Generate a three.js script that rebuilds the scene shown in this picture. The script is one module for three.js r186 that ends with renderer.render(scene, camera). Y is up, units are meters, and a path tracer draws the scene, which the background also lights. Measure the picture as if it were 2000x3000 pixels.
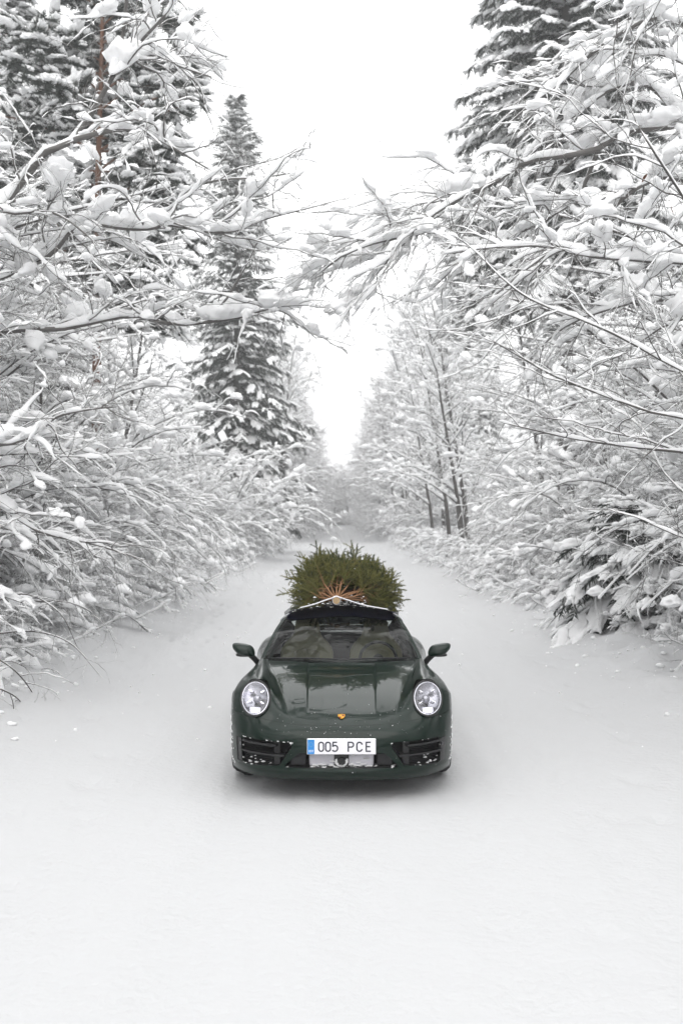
import * as THREE from 'three';
import { mergeGeometries, mergeVertices, toCreasedNormals } from 'three/addons/utils/BufferGeometryUtils.js';
import { ImprovedNoise } from 'three/addons/math/ImprovedNoise.js';
import { FontLoader } from 'three/addons/loaders/FontLoader.js';
import { TextGeometry } from 'three/addons/geometries/TextGeometry.js';
import { RoundedBoxGeometry } from 'three/addons/geometries/RoundedBoxGeometry.js';

// ---------------------------------------------------------------- camera, sky, sun, air, exposure
const scene = new THREE.Scene();
const camera = new THREE.PerspectiveCamera(54.43, 682 / 1024, 0.1, 900);
camera.position.set(0, 2.22, 0);
camera.rotation.x = 0.2 * Math.PI / 180;
camera.focus = 8.4;
camera.userData.fStop = 2.2;
camera.updateMatrixWorld();

function overcastSky(w = 64, h = 128) {                 // even snow cloud: brighter overhead than at the horizon
  const data = new Float32Array(w * h * 4);
  for (let j = 0; j < h; j++) {
    const el = ((j + 0.5) / h - 0.5) * Math.PI, s = Math.max(0, Math.sin(el));
    const L = el < 0 ? 0.9 : 1.18 + 0.32 * s;
    for (let i = 0; i < w; i++) {
      const k = (j * w + i) * 4;
      data[k] = L * 0.995; data[k + 1] = L; data[k + 2] = L * 1.005; data[k + 3] = 1;
    }
  }
  const t = new THREE.DataTexture(data, w, h, THREE.RGBAFormat, THREE.FloatType);
  t.mapping = THREE.EquirectangularReflectionMapping;
  t.magFilter = THREE.LinearFilter; t.minFilter = THREE.LinearFilter;
  t.needsUpdate = true;
  return t;
}
scene.background = overcastSky();
scene.environment = scene.background;
const sun = new THREE.DirectionalLight(0xfff9f4, 0.6);
sun.position.set(-2, 34, 26);
sun.castShadow = true;
sun.shadow.radius = 110;
sun.shadow.camera.left = -40; sun.shadow.camera.right = 40; sun.shadow.camera.top = 60; sun.shadow.camera.bottom = -60; sun.shadow.camera.far = 160;
sun.shadow.mapSize.set(2048, 2048);
scene.add(sun); scene.add(sun.target);
scene.fog = new THREE.FogExp2(0xf8f9fa, 0.0024);
const EXPOSURE = 1.58;

// ---------------------------------------------------------------- small helpers
function rngOf(seed) { let a = seed >>> 0; return () => { a = (a + 0x6D2B79F5) | 0; let t = Math.imul(a ^ (a >>> 15), 1 | a); t = (t + Math.imul(t ^ (t >>> 7), 61 | t)) ^ t; return ((t ^ (t >>> 14)) >>> 0) / 4294967296; }; }
const perlin = new ImprovedNoise();
const noise = (x, y, z = 0.37) => perlin.noise(x, y, z);
const smooth = (a, b, x) => { const t = Math.min(1, Math.max(0, (x - a) / (b - a))); return t * t * (3 - 2 * t); };
const lerp = (a, b, t) => a + (b - a) * t;
const V = (x, y, z) => new THREE.Vector3(x, y, z);
const add3 = (a, b, s = 1) => [a[0] + b[0] * s, a[1] + b[1] * s, a[2] + b[2] * s];
const nrm = a => { const l = Math.hypot(a[0], a[1], a[2]) || 1; return [a[0] / l, a[1] / l, a[2] / l]; };
const crs = (a, b) => [a[1] * b[2] - a[2] * b[1], a[2] * b[0] - a[0] * b[2], a[0] * b[1] - a[1] * b[0]];
const taken = {};
function numbered(n) { const k = taken[n] = (taken[n] ?? -1) + 1; return k ? `${n}_${String(k).padStart(3, '0')}` : n; }
function tag(o, label, category, group) { o.userData.label = label; o.userData.category = category; if (group) o.userData.group = group; return o; }
function thing(name, label, category, pos = [0, 0, 0], turn = 0, group) {
  const o = new THREE.Group(); o.name = numbered(name); o.position.set(...pos); o.rotation.y = turn; scene.add(o);
  return tag(o, label, category, group);
}
function part(name, geo, mat, parent, stuff) {
  const m = new THREE.Mesh(geo, mat); m.name = name; m.castShadow = m.receiveShadow = true;
  if (stuff) m.userData.kind = 'stuff';
  parent.add(m); return m;
}
function struct(name, geo, mat) { const m = part(name, geo, mat, scene); m.name = numbered(name); m.userData.kind = 'structure'; return m; }
function copyOf(root, pos, turn, label, scale = 1, group) {
  const r = root.clone(); r.name = numbered(root.name.replace(/_\d+$/, '')); scene.add(r);
  r.position.set(...pos); r.rotation.y = turn; r.scale.setScalar(scale);
  r.userData = { ...root.userData, label };
  if (group) r.userData.group = group; 
  return r;
}
function std(r, g, b, roughness = 0.9, extra = {}) { const { physical, ...e } = extra; const m = physical ? new THREE.MeshPhysicalMaterial({ roughness, ...e }) : new THREE.MeshStandardMaterial({ roughness, ...e }); m.color.setRGB(r, g, b); return m; }
function noiseTexture(size, fn) {                        // fn(u, v) in 0..1 -> grey 0..1, tileable when fn is
  const d = new Uint8Array(size * size * 4);
  for (let j = 0; j < size; j++) for (let i = 0; i < size; i++) {
    const v = Math.max(0, Math.min(255, Math.round(fn(i / size, j / size) * 255))), k = (j * size + i) * 4;
    d[k] = d[k + 1] = d[k + 2] = v; d[k + 3] = 255;
  }
  const t = new THREE.DataTexture(d, size, size);
  t.wrapS = t.wrapT = THREE.RepeatWrapping; t.magFilter = THREE.LinearFilter; t.minFilter = THREE.LinearMipmapLinearFilter; t.generateMipmaps = true; t.needsUpdate = true;
  return t;
}
const wrapNoise = (u, v, f) => {                         // tileable fractal noise
  let s = 0, a = 0.5;
  for (let o = 0; o < 4; o++) { const c = (x, y) => noise(x * f, y * f, o * 7.3); s += a * lerp(lerp(c(u, v), c(u - 1, v), u), lerp(c(u, v - 1), c(u - 1, v - 1), u), v); f *= 2; a *= 0.55; }
  return s;
};

// ---------------------------------------------------------------- materials of the place
const grain = noiseTexture(512, (u, v) => 0.5 + 0.9 * wrapNoise(u, v, 14));
const grainFine = grain.clone(); grainFine.repeat.set(1, 1); grainFine.needsUpdate = true;
const MAT = {
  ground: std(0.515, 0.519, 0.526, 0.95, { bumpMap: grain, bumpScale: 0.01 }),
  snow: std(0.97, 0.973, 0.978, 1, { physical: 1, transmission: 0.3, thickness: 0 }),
  bark: std(0.085, 0.08, 0.076, 0.95),
  barkGrey: std(0.13, 0.125, 0.12, 0.95),
  barkDark: std(0.085, 0.08, 0.076, 0.95),
  barkPine: std(0.16, 0.085, 0.055, 0.95),
  needle: std(0.026, 0.034, 0.028, 0.9, { side: THREE.DoubleSide }),
  needlePine: std(0.05, 0.06, 0.052, 0.9, { side: THREE.DoubleSide }),
  deadLeaf: std(0.13, 0.06, 0.035, 0.95, { side: THREE.DoubleSide }),
};

// ---------------------------------------------------------------- mesh builder
class MB {
  constructor() { this.p = []; this.n = []; this.i = []; }
  get count() { return this.i.length / 3; }
  tube(P, R, k, close = 0.25) {
    const m = P.length;
    let base = this.p.length / 3;
    for (let a = 0; a < m; a++) {
      const t = nrm(add3(P[Math.min(a + 1, m - 1)], P[Math.max(a - 1, 0)], -1));
      let s = crs(t, [0, 1, 0]); if (Math.hypot(...s) < 0.08) s = crs(t, [1, 0, 0.2]); s = nrm(s);
      const u = crs(s, t), r = R[a] * (a === m - 1 ? close : 1);
      for (let j = 0; j < k; j++) {
        const c = Math.cos(j / k * 6.28319), q = Math.sin(j / k * 6.28319);
        const d = [s[0] * c + u[0] * q, s[1] * c + u[1] * q, s[2] * c + u[2] * q];
        this.p.push(P[a][0] + d[0] * r, P[a][1] + d[1] * r, P[a][2] + d[2] * r); this.n.push(d[0], d[1], d[2]);
      }
      if (a) for (let j = 0; j < k; j++) { const b = base + (a - 1) * k, j2 = (j + 1) % k; this.i.push(b + j, b + k + j, b + j2, b + j2, b + k + j, b + k + j2); }
    }
    return this;
  }
  // a ridge of snow lying on a branch: half dome section, thickness H, half width W, lifted on the upper side
  ridge(P, R, W, H, k, rng) {
    const m = P.length, base = this.p.length / 3;
    for (let e = -1; e <= m; e++) {
      const a = Math.min(m - 1, Math.max(0, e)), t = nrm(add3(P[Math.min(a + 1, m - 1)], P[Math.max(a - 1, 0)], -1));
      let s = crs(t, [0, 1, 0]); if (Math.hypot(...s) < 0.08) s = crs(t, [1, 0, 0.2]); s = nrm(s);
      const u = crs(s, t), tip = e < 0 || e === m, end = tip ? 0.1 : a === 0 || a === m - 1 ? 0.75 : 1;
      const w = W[a] * end, h = H[a] * end, lo = R[a] * 0.3, out = tip ? (e < 0 ? -0.5 : 0.5) * W[a] : 0;
      for (let j = 0; j < k; j++) {
        const an = (j / k) * 6.28319 + 0.3, c = Math.cos(an), q = Math.sin(an), f = 0.7 + rng() * 0.6;
        const dx = c * w * f, dy = R[a] * 0.3 + (q > 0 ? q * h * f : q * lo) + (tip ? H[a] * 0.2 : 0);
        this.p.push(P[a][0] + s[0] * dx + u[0] * dy + t[0] * out, P[a][1] + s[1] * dx + u[1] * dy + t[1] * out, P[a][2] + s[2] * dx + u[2] * dy + t[2] * out);
        const nx = c / Math.max(w, 0.003), ny = q / Math.max(q > 0 ? h : lo, 0.003), l = Math.hypot(nx, ny) || 1, z = tip ? Math.sign(out) * 1.2 : 0;
        this.n.push((s[0] * nx + u[0] * ny) / l + t[0] * z, (s[1] * nx + u[1] * ny) / l + t[1] * z, (s[2] * nx + u[2] * ny) / l + t[2] * z);
      }
      if (e >= 0) for (let j = 0; j < k; j++) { const b = base + e * k, j2 = (j + 1) % k; this.i.push(b + j, b + k + j, b + j2, b + j2, b + k + j, b + k + j2); }
    }
    return this;
  }
  // a lump of snow: ellipsoid, lumpy, long axis along dir
  lump(c, dir, a, b, h, rng, detail = 1) {
    const g = LUMP[detail], base = this.p.length / 3, d = nrm([dir[0], dir[1] * 0.9, dir[2]]);
    let s = crs(d, [0, 1, 0]); if (Math.hypot(...s) < 0.1) s = [1, 0, 0]; s = nrm(s); const u = crs(s, d);
    const ox = rng() * 50, f = 1.6;
    for (let k = 0; k < g.v.length; k++) {
      const [x, y, z] = g.v[k], q = 1 + 0.5 * noise(x * f + ox, y * f, z * f) + 0.32 * noise(x * 3.3 + ox, y * 3.3, z * 3.3);
      const lx = x * a * q, ly = y * (y > 0 ? h : h * 0.55) * q, lz = z * b * q;
      this.p.push(c[0] + d[0] * lx + u[0] * ly + s[0] * lz, c[1] + d[1] * lx + u[1] * ly + s[1] * lz, c[2] + d[2] * lx + u[2] * ly + s[2] * lz);
      const nx = x / a, ny = y / h, nz = z / b, l = Math.hypot(nx, ny, nz);
      this.n.push((d[0] * nx + u[0] * ny + s[0] * nz) / l, (d[1] * nx + u[1] * ny + s[1] * nz) / l, (d[2] * nx + u[2] * ny + s[2] * nz) / l);
    }
    for (const q of g.i) this.i.push(base + q);
    return this;
  }
  geo(smoothAgain = false) {
    const g = new THREE.BufferGeometry();
    g.setAttribute('position', new THREE.Float32BufferAttribute(this.p, 3));
    g.setAttribute('normal', new THREE.Float32BufferAttribute(this.n, 3));
    g.setIndex(this.i);
    if (smoothAgain) g.computeVertexNormals();
    return g;
  }
}
const LUMP = [0, 1, 2].map(d => {
  let g = new THREE.IcosahedronGeometry(1, d); g.deleteAttribute('uv'); g.deleteAttribute('normal'); g = mergeVertices(g, 1e-4);
  const v = []; for (let i = 0; i < g.attributes.position.count; i++) v.push([g.attributes.position.getX(i), g.attributes.position.getY(i), g.attributes.position.getZ(i)]);
  return { v, i: Array.from(g.index.array) };
});
// ---------------------------------------------------------------- the setting: snow ground
function groundHeight(x, z) {
  const d = -z, ax = Math.abs(x);
  const wob = 0.45 * noise(z * 0.11, x > 0 ? 3 : 8) + 0.2 * noise(z * 0.5, x > 0 ? 13 : 18);
  const edge = (x > 0 ? 3.7 : 3.8) + wob;
  let h = 0;
  h += smooth(edge - 0.9, edge + 0.9, ax) * 0.30 + smooth(edge + 0.4, edge + 5, ax) * 0.25;
  h += smooth(2.2, 4.2, ax) * (0.05 * noise(x * 0.9, z * 0.9, 4) + 0.035 * noise(x * 2.7, z * 2.7, 9));
  h += smooth(edge - 0.6, edge + 0.8, ax) * (0.2 * noise(x * 0.8, z * 0.8, 2.2) + 0.1 * noise(x * 2.3, z * 2.3, 5) + 0.03 * noise(x * 6, z * 6, 8));
  // low drift ridge left by the plough, and faint wheel tracks along the road
  h += 0.05 * Math.exp(-((ax - 2.75) ** 2) / 0.12) * (0.5 + noise(z * 0.35, x));
  for (const tx of [-0.78, 0.78]) h -= (0.014 + 0.05 * smooth(-7, -10, z)) * Math.exp(-((x - tx - 0.06 * noise(z * 0.2, tx)) ** 2) / 0.018) * (0.75 + 0.5 * noise(z * 0.9, tx, 3));
  h += 0.012 * smooth(1.5, 0.2, Math.abs(ax - 1.35)) * noise(x * 6, z * 0.12, 31) + 0.013 * noise(x * 12, z * 0.16, 33) * smooth(2.6, 1.4, ax);
  h += 0.012 * noise(x * 1.6, z * 0.7, 1) + 0.006 * noise(x * 5, z * 4, 2) + 0.005 * noise(x * 13, z * 11, 3);
  // trodden spots and clods
  const pit = noise(x * 3.1, z * 3.1, 40); h -= 0.05 * smooth(0.38, 0.6, pit) * smooth(0.8, 2.6, ax);
  const clod = noise(x * 9, z * 9, 60); h += 0.02 * smooth(0.45, 0.65, clod) * smooth(1.6, 3.6, ax);
  return h;
}
{
  const zs = [], xs = [0];
  for (let z = 30; z > 0; z -= 1.2) zs.push(z);
  for (let d = 0; d < 340; d += 0.04 + d * 0.01) zs.push(-d);
  for (let x = 0; x < 120;) { x += x < 6 ? 0.06 : 0.06 + (x - 6) * 0.07; xs.push(x); }
  const X = [...xs.slice(1).reverse().map(x => -x), ...xs];
  const p = [], uv = [], idx = [];
  for (const z of zs) for (const x of X) { p.push(x, groundHeight(x, z), z); uv.push(x * 1.1, z * 1.1); }
  const n = X.length;
  for (let j = 0; j + 1 < zs.length; j++) for (let i = 0; i + 1 < n; i++) { const a = j * n + i; idx.push(a, a + 1, a + n, a + 1, a + n + 1, a + n); }
  const g = new THREE.BufferGeometry();
  g.setAttribute('position', new THREE.Float32BufferAttribute(p, 3)); g.setAttribute('uv', new THREE.Float32BufferAttribute(uv, 2)); g.setIndex(idx); g.computeVertexNormals();
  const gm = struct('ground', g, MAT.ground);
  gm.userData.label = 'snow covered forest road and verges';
}

// clods and crumbs of snow fallen from the branches
{
  const m = new MB(), rng = rngOf(17);
  for (let k = 0; k < 2600; k++) {
    const s = rng() < 0.5 ? -1 : 1, z = -2 - 45 * rng() ** 1.6, edge = rng() < 0.86, x = s * (edge || z > -9 ? 3.1 + 1.8 * Math.sqrt(rng()) : rng() * 3), r = (0.008 + 0.04 * rng() ** 4) * (edge ? 1 : 0.55);
    if (Math.abs(x) < 1.1 && z < -7 && z > -12.5) continue;
    m.lump([x, groundHeight(x, z) + r * 0.15, z], [rng() - 0.5, 0, rng() - 0.5], r * 1.3, r, r * 0.8, rng, r > 0.02 ? 1 : 0);
  }
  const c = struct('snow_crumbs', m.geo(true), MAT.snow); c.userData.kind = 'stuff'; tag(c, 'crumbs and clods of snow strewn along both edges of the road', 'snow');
}

// ---------------------------------------------------------------- snow-laden broadleaf growth
// walk a path: gravity bends it by sag, wig makes it crooked, pull draws it towards a direction
function path(rng, s, dir, len, n, sag, wig, pull, pk = 0) {
  const P = [s.slice()]; let d = nrm(dir), q = s.slice(); const st = len / n;
  for (let k = 0; k < n; k++) {
    d = nrm([d[0] + (rng() - 0.5) * wig + (pull ? pull[0] * pk : 0), d[1] + (rng() - 0.5) * wig - sag / n * (0.4 + 1.2 * k / n) + (pull ? pull[1] * pk : 0), d[2] + (rng() - 0.5) * wig + (pull ? pull[2] * pk : 0)]);
    q = add3(q, d, st); P.push(q.slice());
  }
  return P;
}
function resample(P, n) {                                 // smooth path through guide points
  const c = new THREE.CatmullRomCurve3(P.map(a => V(...a)), false, 'centripetal');
  return c.getSpacedPoints(n).map(v => [v.x, v.y, v.z]);
}
const LEVELS = [
  { per: 3.4, len: [0.6, 2.1], ang: [0.45, 1.3], sag: 0.45, wig: 0.55, r: 0.0125, seg: 13, k: 4, sh: 0.06, sw: 0.021, gap: 0.2 },   // children of stems
  { per: 5.4, len: [0.25, 0.95], ang: [0.4, 1.2], sag: 0.3, wig: 0.45, r: 0.0072, seg: 6, k: 3, sh: 0.034, sw: 0.01, gap: 0.5 },
  { per: 5.4, len: [0.1, 0.48], ang: [0.35, 1.05], sag: 0.15, wig: 0.45, r: 0.0048, seg: 3, k: 3, sh: 0.02, sw: 0.006, gap: 0.7 },
];
function limb(T, P, r0, r1, level, o) {
  const { rng, wood, snow } = T, n = P.length - 1;
  const R = P.map((_, k) => lerp(r0, r1, Math.pow(k / n, 0.8)));
  const L = level === 0 ? { sh: 0.085, sw: 0.02, gap: 0.12, k: 7 } : LEVELS[level - 1];
  (level < 2 ? T.wood : T.twig).tube(P, R, L.k);
  // snow ridge
  if (level < 3 || rng() < 0.2) {
    const ph = rng() * 100, W = [], H = [], fq = level === 0 ? 2.2 : level === 1 ? 3.4 : 5;
    let dist = 0;
    for (let k = 0; k <= n; k++) {
      if (k) dist += Math.hypot(P[k][0] - P[k - 1][0], P[k][1] - P[k - 1][1], P[k][2] - P[k - 1][2]);
      const t = nrm(add3(P[Math.min(k + 1, n)], P[Math.max(k - 1, 0)], -1)), flat = Math.sqrt(Math.max(0, 1 - t[1] * t[1]));
      const q = 0.5 + 0.9 * noise(dist * fq, ph, level) + 0.35 * noise(dist * fq * 3, ph, level + 5);
      const a = (level === 0 ? 1 - (o.tip ?? 0.45) * smooth(0.5, 1, k / n) : 1) * Math.max(0.05, Math.min(1.6, Math.max(0, (q - L.gap) * 1.9))) * (0.18 + 0.82 * smooth(0.3, 0.8, flat)) * (o.snow ?? 1);
      W.push((R[k] * 0.9 + L.sw * 1.3 * a) * Math.min(1, 0.3 + a)); H.push(R[k] * 0.5 + L.sh * a);
    }
    (level < 2 ? snow : T.dust).ridge(P, R, W, H, level === 0 ? 8 : level === 1 ? 6 : level === 2 ? 5 : 4, rng);
  }
  // lumps where snow has slumped together
  const lumps = (level === 1 ? 1.9 : level === 2 ? 0.22 : level === 0 ? 9 : 0) * (o.lumps ?? 1) * Math.min(1, o.snow ?? 1) ** 2.5;
  for (let c = lumps; c > 0; c--) if (rng() < c) {
    const k = 1 + Math.floor(rng() * (n - 1) * (level === 0 && (o.tip ?? 0) > 0.3 ? 0.6 : 0.92)), t = nrm(add3(P[k + 1] || P[n], P[k - 1], -1));
    if (Math.abs(t[1]) > 0.85) continue;
    const s = (level === 0 ? 0.078 : level === 1 ? 0.066 : 0.042) * (0.5 + rng() + 1.5 * rng() ** 6);
snow.lump(add3(P[k], [0, 1, 0], s * 0.42 + R[k]), t, s * (1 + rng() * 0.75), s * (0.75 + rng() * 0.4), s * (0.62 + rng() * 0.3), rng, s > 0.075 ? 2 : 1);
  }
  if (level >= (o.deep ?? 3)) return;
  // side branches
  const C = LEVELS[level];
  let len = 0; for (let k = 1; k <= n; k++) len += Math.hypot(P[k][0] - P[k - 1][0], P[k][1] - P[k - 1][1], P[k][2] - P[k - 1][2]);
  const count = Math.round(len * C.per * (o.dense ?? 1) * (level === 0 ? 1 - (o.bare ?? 0.12) : 1) + rng() * 0.8), lo = level === 0 ? o.bare ?? 0.12 : 0.1;
  for (let c = 0; c < count; c++) {
    const f = lo + (0.99 - lo) * (c + rng()) / count, kf = f * n, k = Math.min(n - 1, Math.floor(kf)), fr = kf - k;
    const at = [lerp(P[k][0], P[k + 1][0], fr), lerp(P[k][1], P[k + 1][1], fr), lerp(P[k][2], P[k + 1][2], fr)];
    const t = nrm(add3(P[k + 1], P[k], -1)); let s = crs(t, [0, 1, 0]); if (Math.hypot(...s) < 0.08) s = [0, 0, 1]; s = nrm(s); const u = crs(s, t);
    const ph = rng() < 0.4 ? rng() * 6.283 : (rng() < 0.5 ? 0 : Math.PI) + (rng() - 0.5) * 2.2, an = lerp(C.ang[0], C.ang[1], rng());
    const dir = [0, 1, 2].map(i => t[i] * Math.cos(an) + (s[i] * Math.cos(ph) + u[i] * (Math.sin(ph) * 0.8 + (o.lift ?? 0.1))) * Math.sin(an));
    const cl = lerp(C.len[0], C.len[1], rng()) * (1.12 - 0.62 * f) * (o.reach ?? 1);
    const cr = Math.min(R[k] * 0.7, C.r * (0.7 + 0.7 * rng()) * (0.55 + 0.45 * cl / C.len[1]));
    limb(T, path(rng, at, dir, cl, C.seg, C.sag * (o.sag ?? 1), C.wig, o.pull, (o.pk ?? 0) / C.seg), cr, cr * 0.35, level + 1, level === 0 ? { ...o, snow: (o.snow ?? 1) * (1 - (o.tip ?? 0.45) * smooth(0.45, 1, f)) } : o);
  }
}
// one named branch (its wood), with its twigs and its snow as sub-parts
function branchPart(root, name, P, r0, r1, seed, o, bark) {
  const T = { rng: rngOf(seed), wood: new MB(), twig: new MB(), snow: new MB(), dust: new MB() };
  limb(T, P, r0, r1, 0, o);
  const b = part(name, T.wood.geo(), bark, root);
  part('twigs', T.twig.geo(), bark, b, true);
  for (const q of T.dust.i) T.snow.i.push(q + T.snow.p.length / 3);
  const sp = T.snow.p, dp = T.dust.p, sn = T.snow.n, dn = T.dust.n;
  for (let k = 0; k < dp.length; k++) { sp.push(dp[k]); sn.push(dn[k]); }
  part('snow_cover', T.snow.geo(true), MAT.snow, b, true);
  TRI.n += T.wood.count + T.twig.count + T.snow.count;
  return b;
}
const TRI = { n: 0 };

// stems that rise and bow over towards +x, as bushes do under snow
function bowedShrub(name, label, category, seed, q) {
  const root = thing(name, label, category, [0, 0, 0], 0, q.group), rng = rngOf(seed);
  for (let s = 0; s < q.stems; s++) {
    const a = (rng() - 0.5) * (q.fan ?? 2.6) * (rng() < 0.3 ? 1.8 : 1), lean = lerp(q.lean[0], q.lean[1], rng()), len = lerp(q.len[0], q.len[1], rng());
    const dir = [Math.sin(lean) * Math.cos(a), Math.cos(lean), Math.sin(lean) * Math.sin(a)];
    const P = path(rng, [(rng() - 0.5) * 0.5 * (q.base ?? 1), -0.15, (rng() - 0.5) * 0.9 * (q.base ?? 1)], dir, len, 14, q.sag * (0.6 + 0.8 * rng()), 0.2, [Math.cos(a) * 0.5 + 0.5, 0, Math.sin(a)], (q.bow ?? 0.04) * 0.6 * rng() * 2);
    const r = len * (q.thick ?? 0.0055) * (0.8 + 0.5 * rng());
    branchPart(root, 'branch', P, r, 0.007, seed * 31 + s, q, q.bark ?? MAT.bark);
  }
  return root;
}

// upright broadleaf tree: one trunk, limbs that rise and then spread
function tallTree(name, label, category, seed, q) {
  const root = thing(name, label, category, [0, 0, 0], 0, q.group), rng = rngOf(seed), H = q.h;
  const P = path(rng, [0, -0.2, 0], [q.tilt ?? 0.1, 1, 0], H, 18, 0, 0.1, null);
  branchPart(root, 'trunk', P, H * 0.0105, 0.012, seed, { ...q, bare: 0.55, dense: 0.8, lift: 0.5, sag: 0.3 }, MAT.barkDark);
  for (let k = 0; k < q.limbs; k++) {
    const f = 0.22 + 0.68 * (k + rng() * 0.6) / q.limbs, i = Math.floor(f * 18), a = k * 2.4 + rng(), len = (q.reach0 ?? 4.4) * (1.15 - 0.75 * f) * (0.8 + 0.4 * rng());
    const L = path(rng, P[i], [Math.cos(a), 0.75 + 0.6 * f, Math.sin(a)], len, 12, 0.75, 0.22, [0.5, 0, 0], 0.02);
    branchPart(root, 'branch', L, 0.012 + len * 0.006, 0.006, seed * 13 + k, q, MAT.barkDark);
  }
  return root;
}
// ---------------------------------------------------------------- needle trees
// a spruce spray: one axis with side shoots, each a thin brush; hanging slightly. Along +x, 1 long
function sprayGeo(seed, pairs, droop, thick, side = 0.42) {
  const m = new MB(), rng = rngOf(seed), A = [];
  for (let k = 0; k <= 6; k++) { const t = k / 6; A.push([t, -droop * t * t, (rng() - 0.5) * 0.04]); }
  m.tube(A, A.map((_, k) => thick * (1 - k / 9)), 3);
  for (let c = 0; c < pairs; c++) for (const s of [-1, 1]) {
    const t = 0.08 + 0.88 * (c + rng() * 0.7) / pairs, l = side * (1.1 - 0.75 * t) * (0.7 + rng() * 0.5), o = [t, -droop * t * t, 0];
    const q = 0.55 + rng() * 0.4, dz = s * Math.cos(q), dx = Math.sin(q), hang = 0.35 + rng() * 0.5;
    const B = [0, 0.5, 1].map(u => [o[0] + dx * l * u, o[1] - hang * l * u * u + (rng() - 0.5) * 0.02, o[2] + dz * l * u]);
    m.tube(B, [thick * 0.9, thick, thick * 0.5], 3);
  }
  return m.geo();
}
function tuftGeo(seed, n, len) {                           // pine: a ball of long needles
  const m = new MB(), rng = rngOf(seed);
  for (let c = 0; c < n; c++) {
    const a = rng() * 6.283, u = rng() * 1.5 - 0.5, r = Math.sqrt(Math.max(0, 1 - u * u * 0.8)), l = len * (0.7 + rng() * 0.5), o = [(rng() - 0.5) * 0.1, 0, (rng() - 0.5) * 0.1];
    m.tube([o, add3(o, [Math.cos(a) * r, u * 0.8, Math.sin(a) * r], l)], [0.016, 0.006], 3);
  }
  return m.geo();
}
function padGeo(seed, a, b, h) { const m = new MB(), rng = rngOf(seed); m.lump([0, 0, 0], [1, 0, 0], a, b, h, rng, 2); m.lump([a * 0.7, -h * 0.3, b * 0.3], [1, 0, 0.4], a * 0.5, b * 0.4, h * 0.7, rng, 1); m.lump([a * 0.6, -h * 0.3, -b * 0.4], [1, 0, -0.4], a * 0.5, b * 0.35, h * 0.6, rng, 1); return m.geo(true); }
const SPRAYS = [sprayGeo(11, 9, 0.3, 0.02), sprayGeo(12, 8, 0.5, 0.022)], PADS = [padGeo(21, 0.42, 0.26, 0.085), padGeo(22, 0.34, 0.2, 0.1), padGeo(23, 0.5, 0.2, 0.075)], TUFT = tuftGeo(31, 26, 0.17);
function basis(dir, upHint = [0, 1, 0]) {
  const x = nrm(dir); let z = crs(x, upHint); if (Math.hypot(...z) < 0.05) z = [0, 0, 1]; z = nrm(z); const y = crs(z, x);
  return new THREE.Matrix4().makeBasis(V(...x), V(...y), V(...z));
}
function scatter(name, geo, mat, mats, parent) {
  const m = new THREE.InstancedMesh(geo, mat, mats.length); m.name = name; m.userData.kind = 'stuff'; m.castShadow = m.receiveShadow = true;
  mats.forEach((q, k) => m.setMatrixAt(k, q)); parent.add(m); return m;
}
function place(list, at, dir, sx, sy, sz) { const m = basis(dir); m.scale(V(sx, sy, sz)); m.setPosition(...at); list.push(m); }

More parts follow.
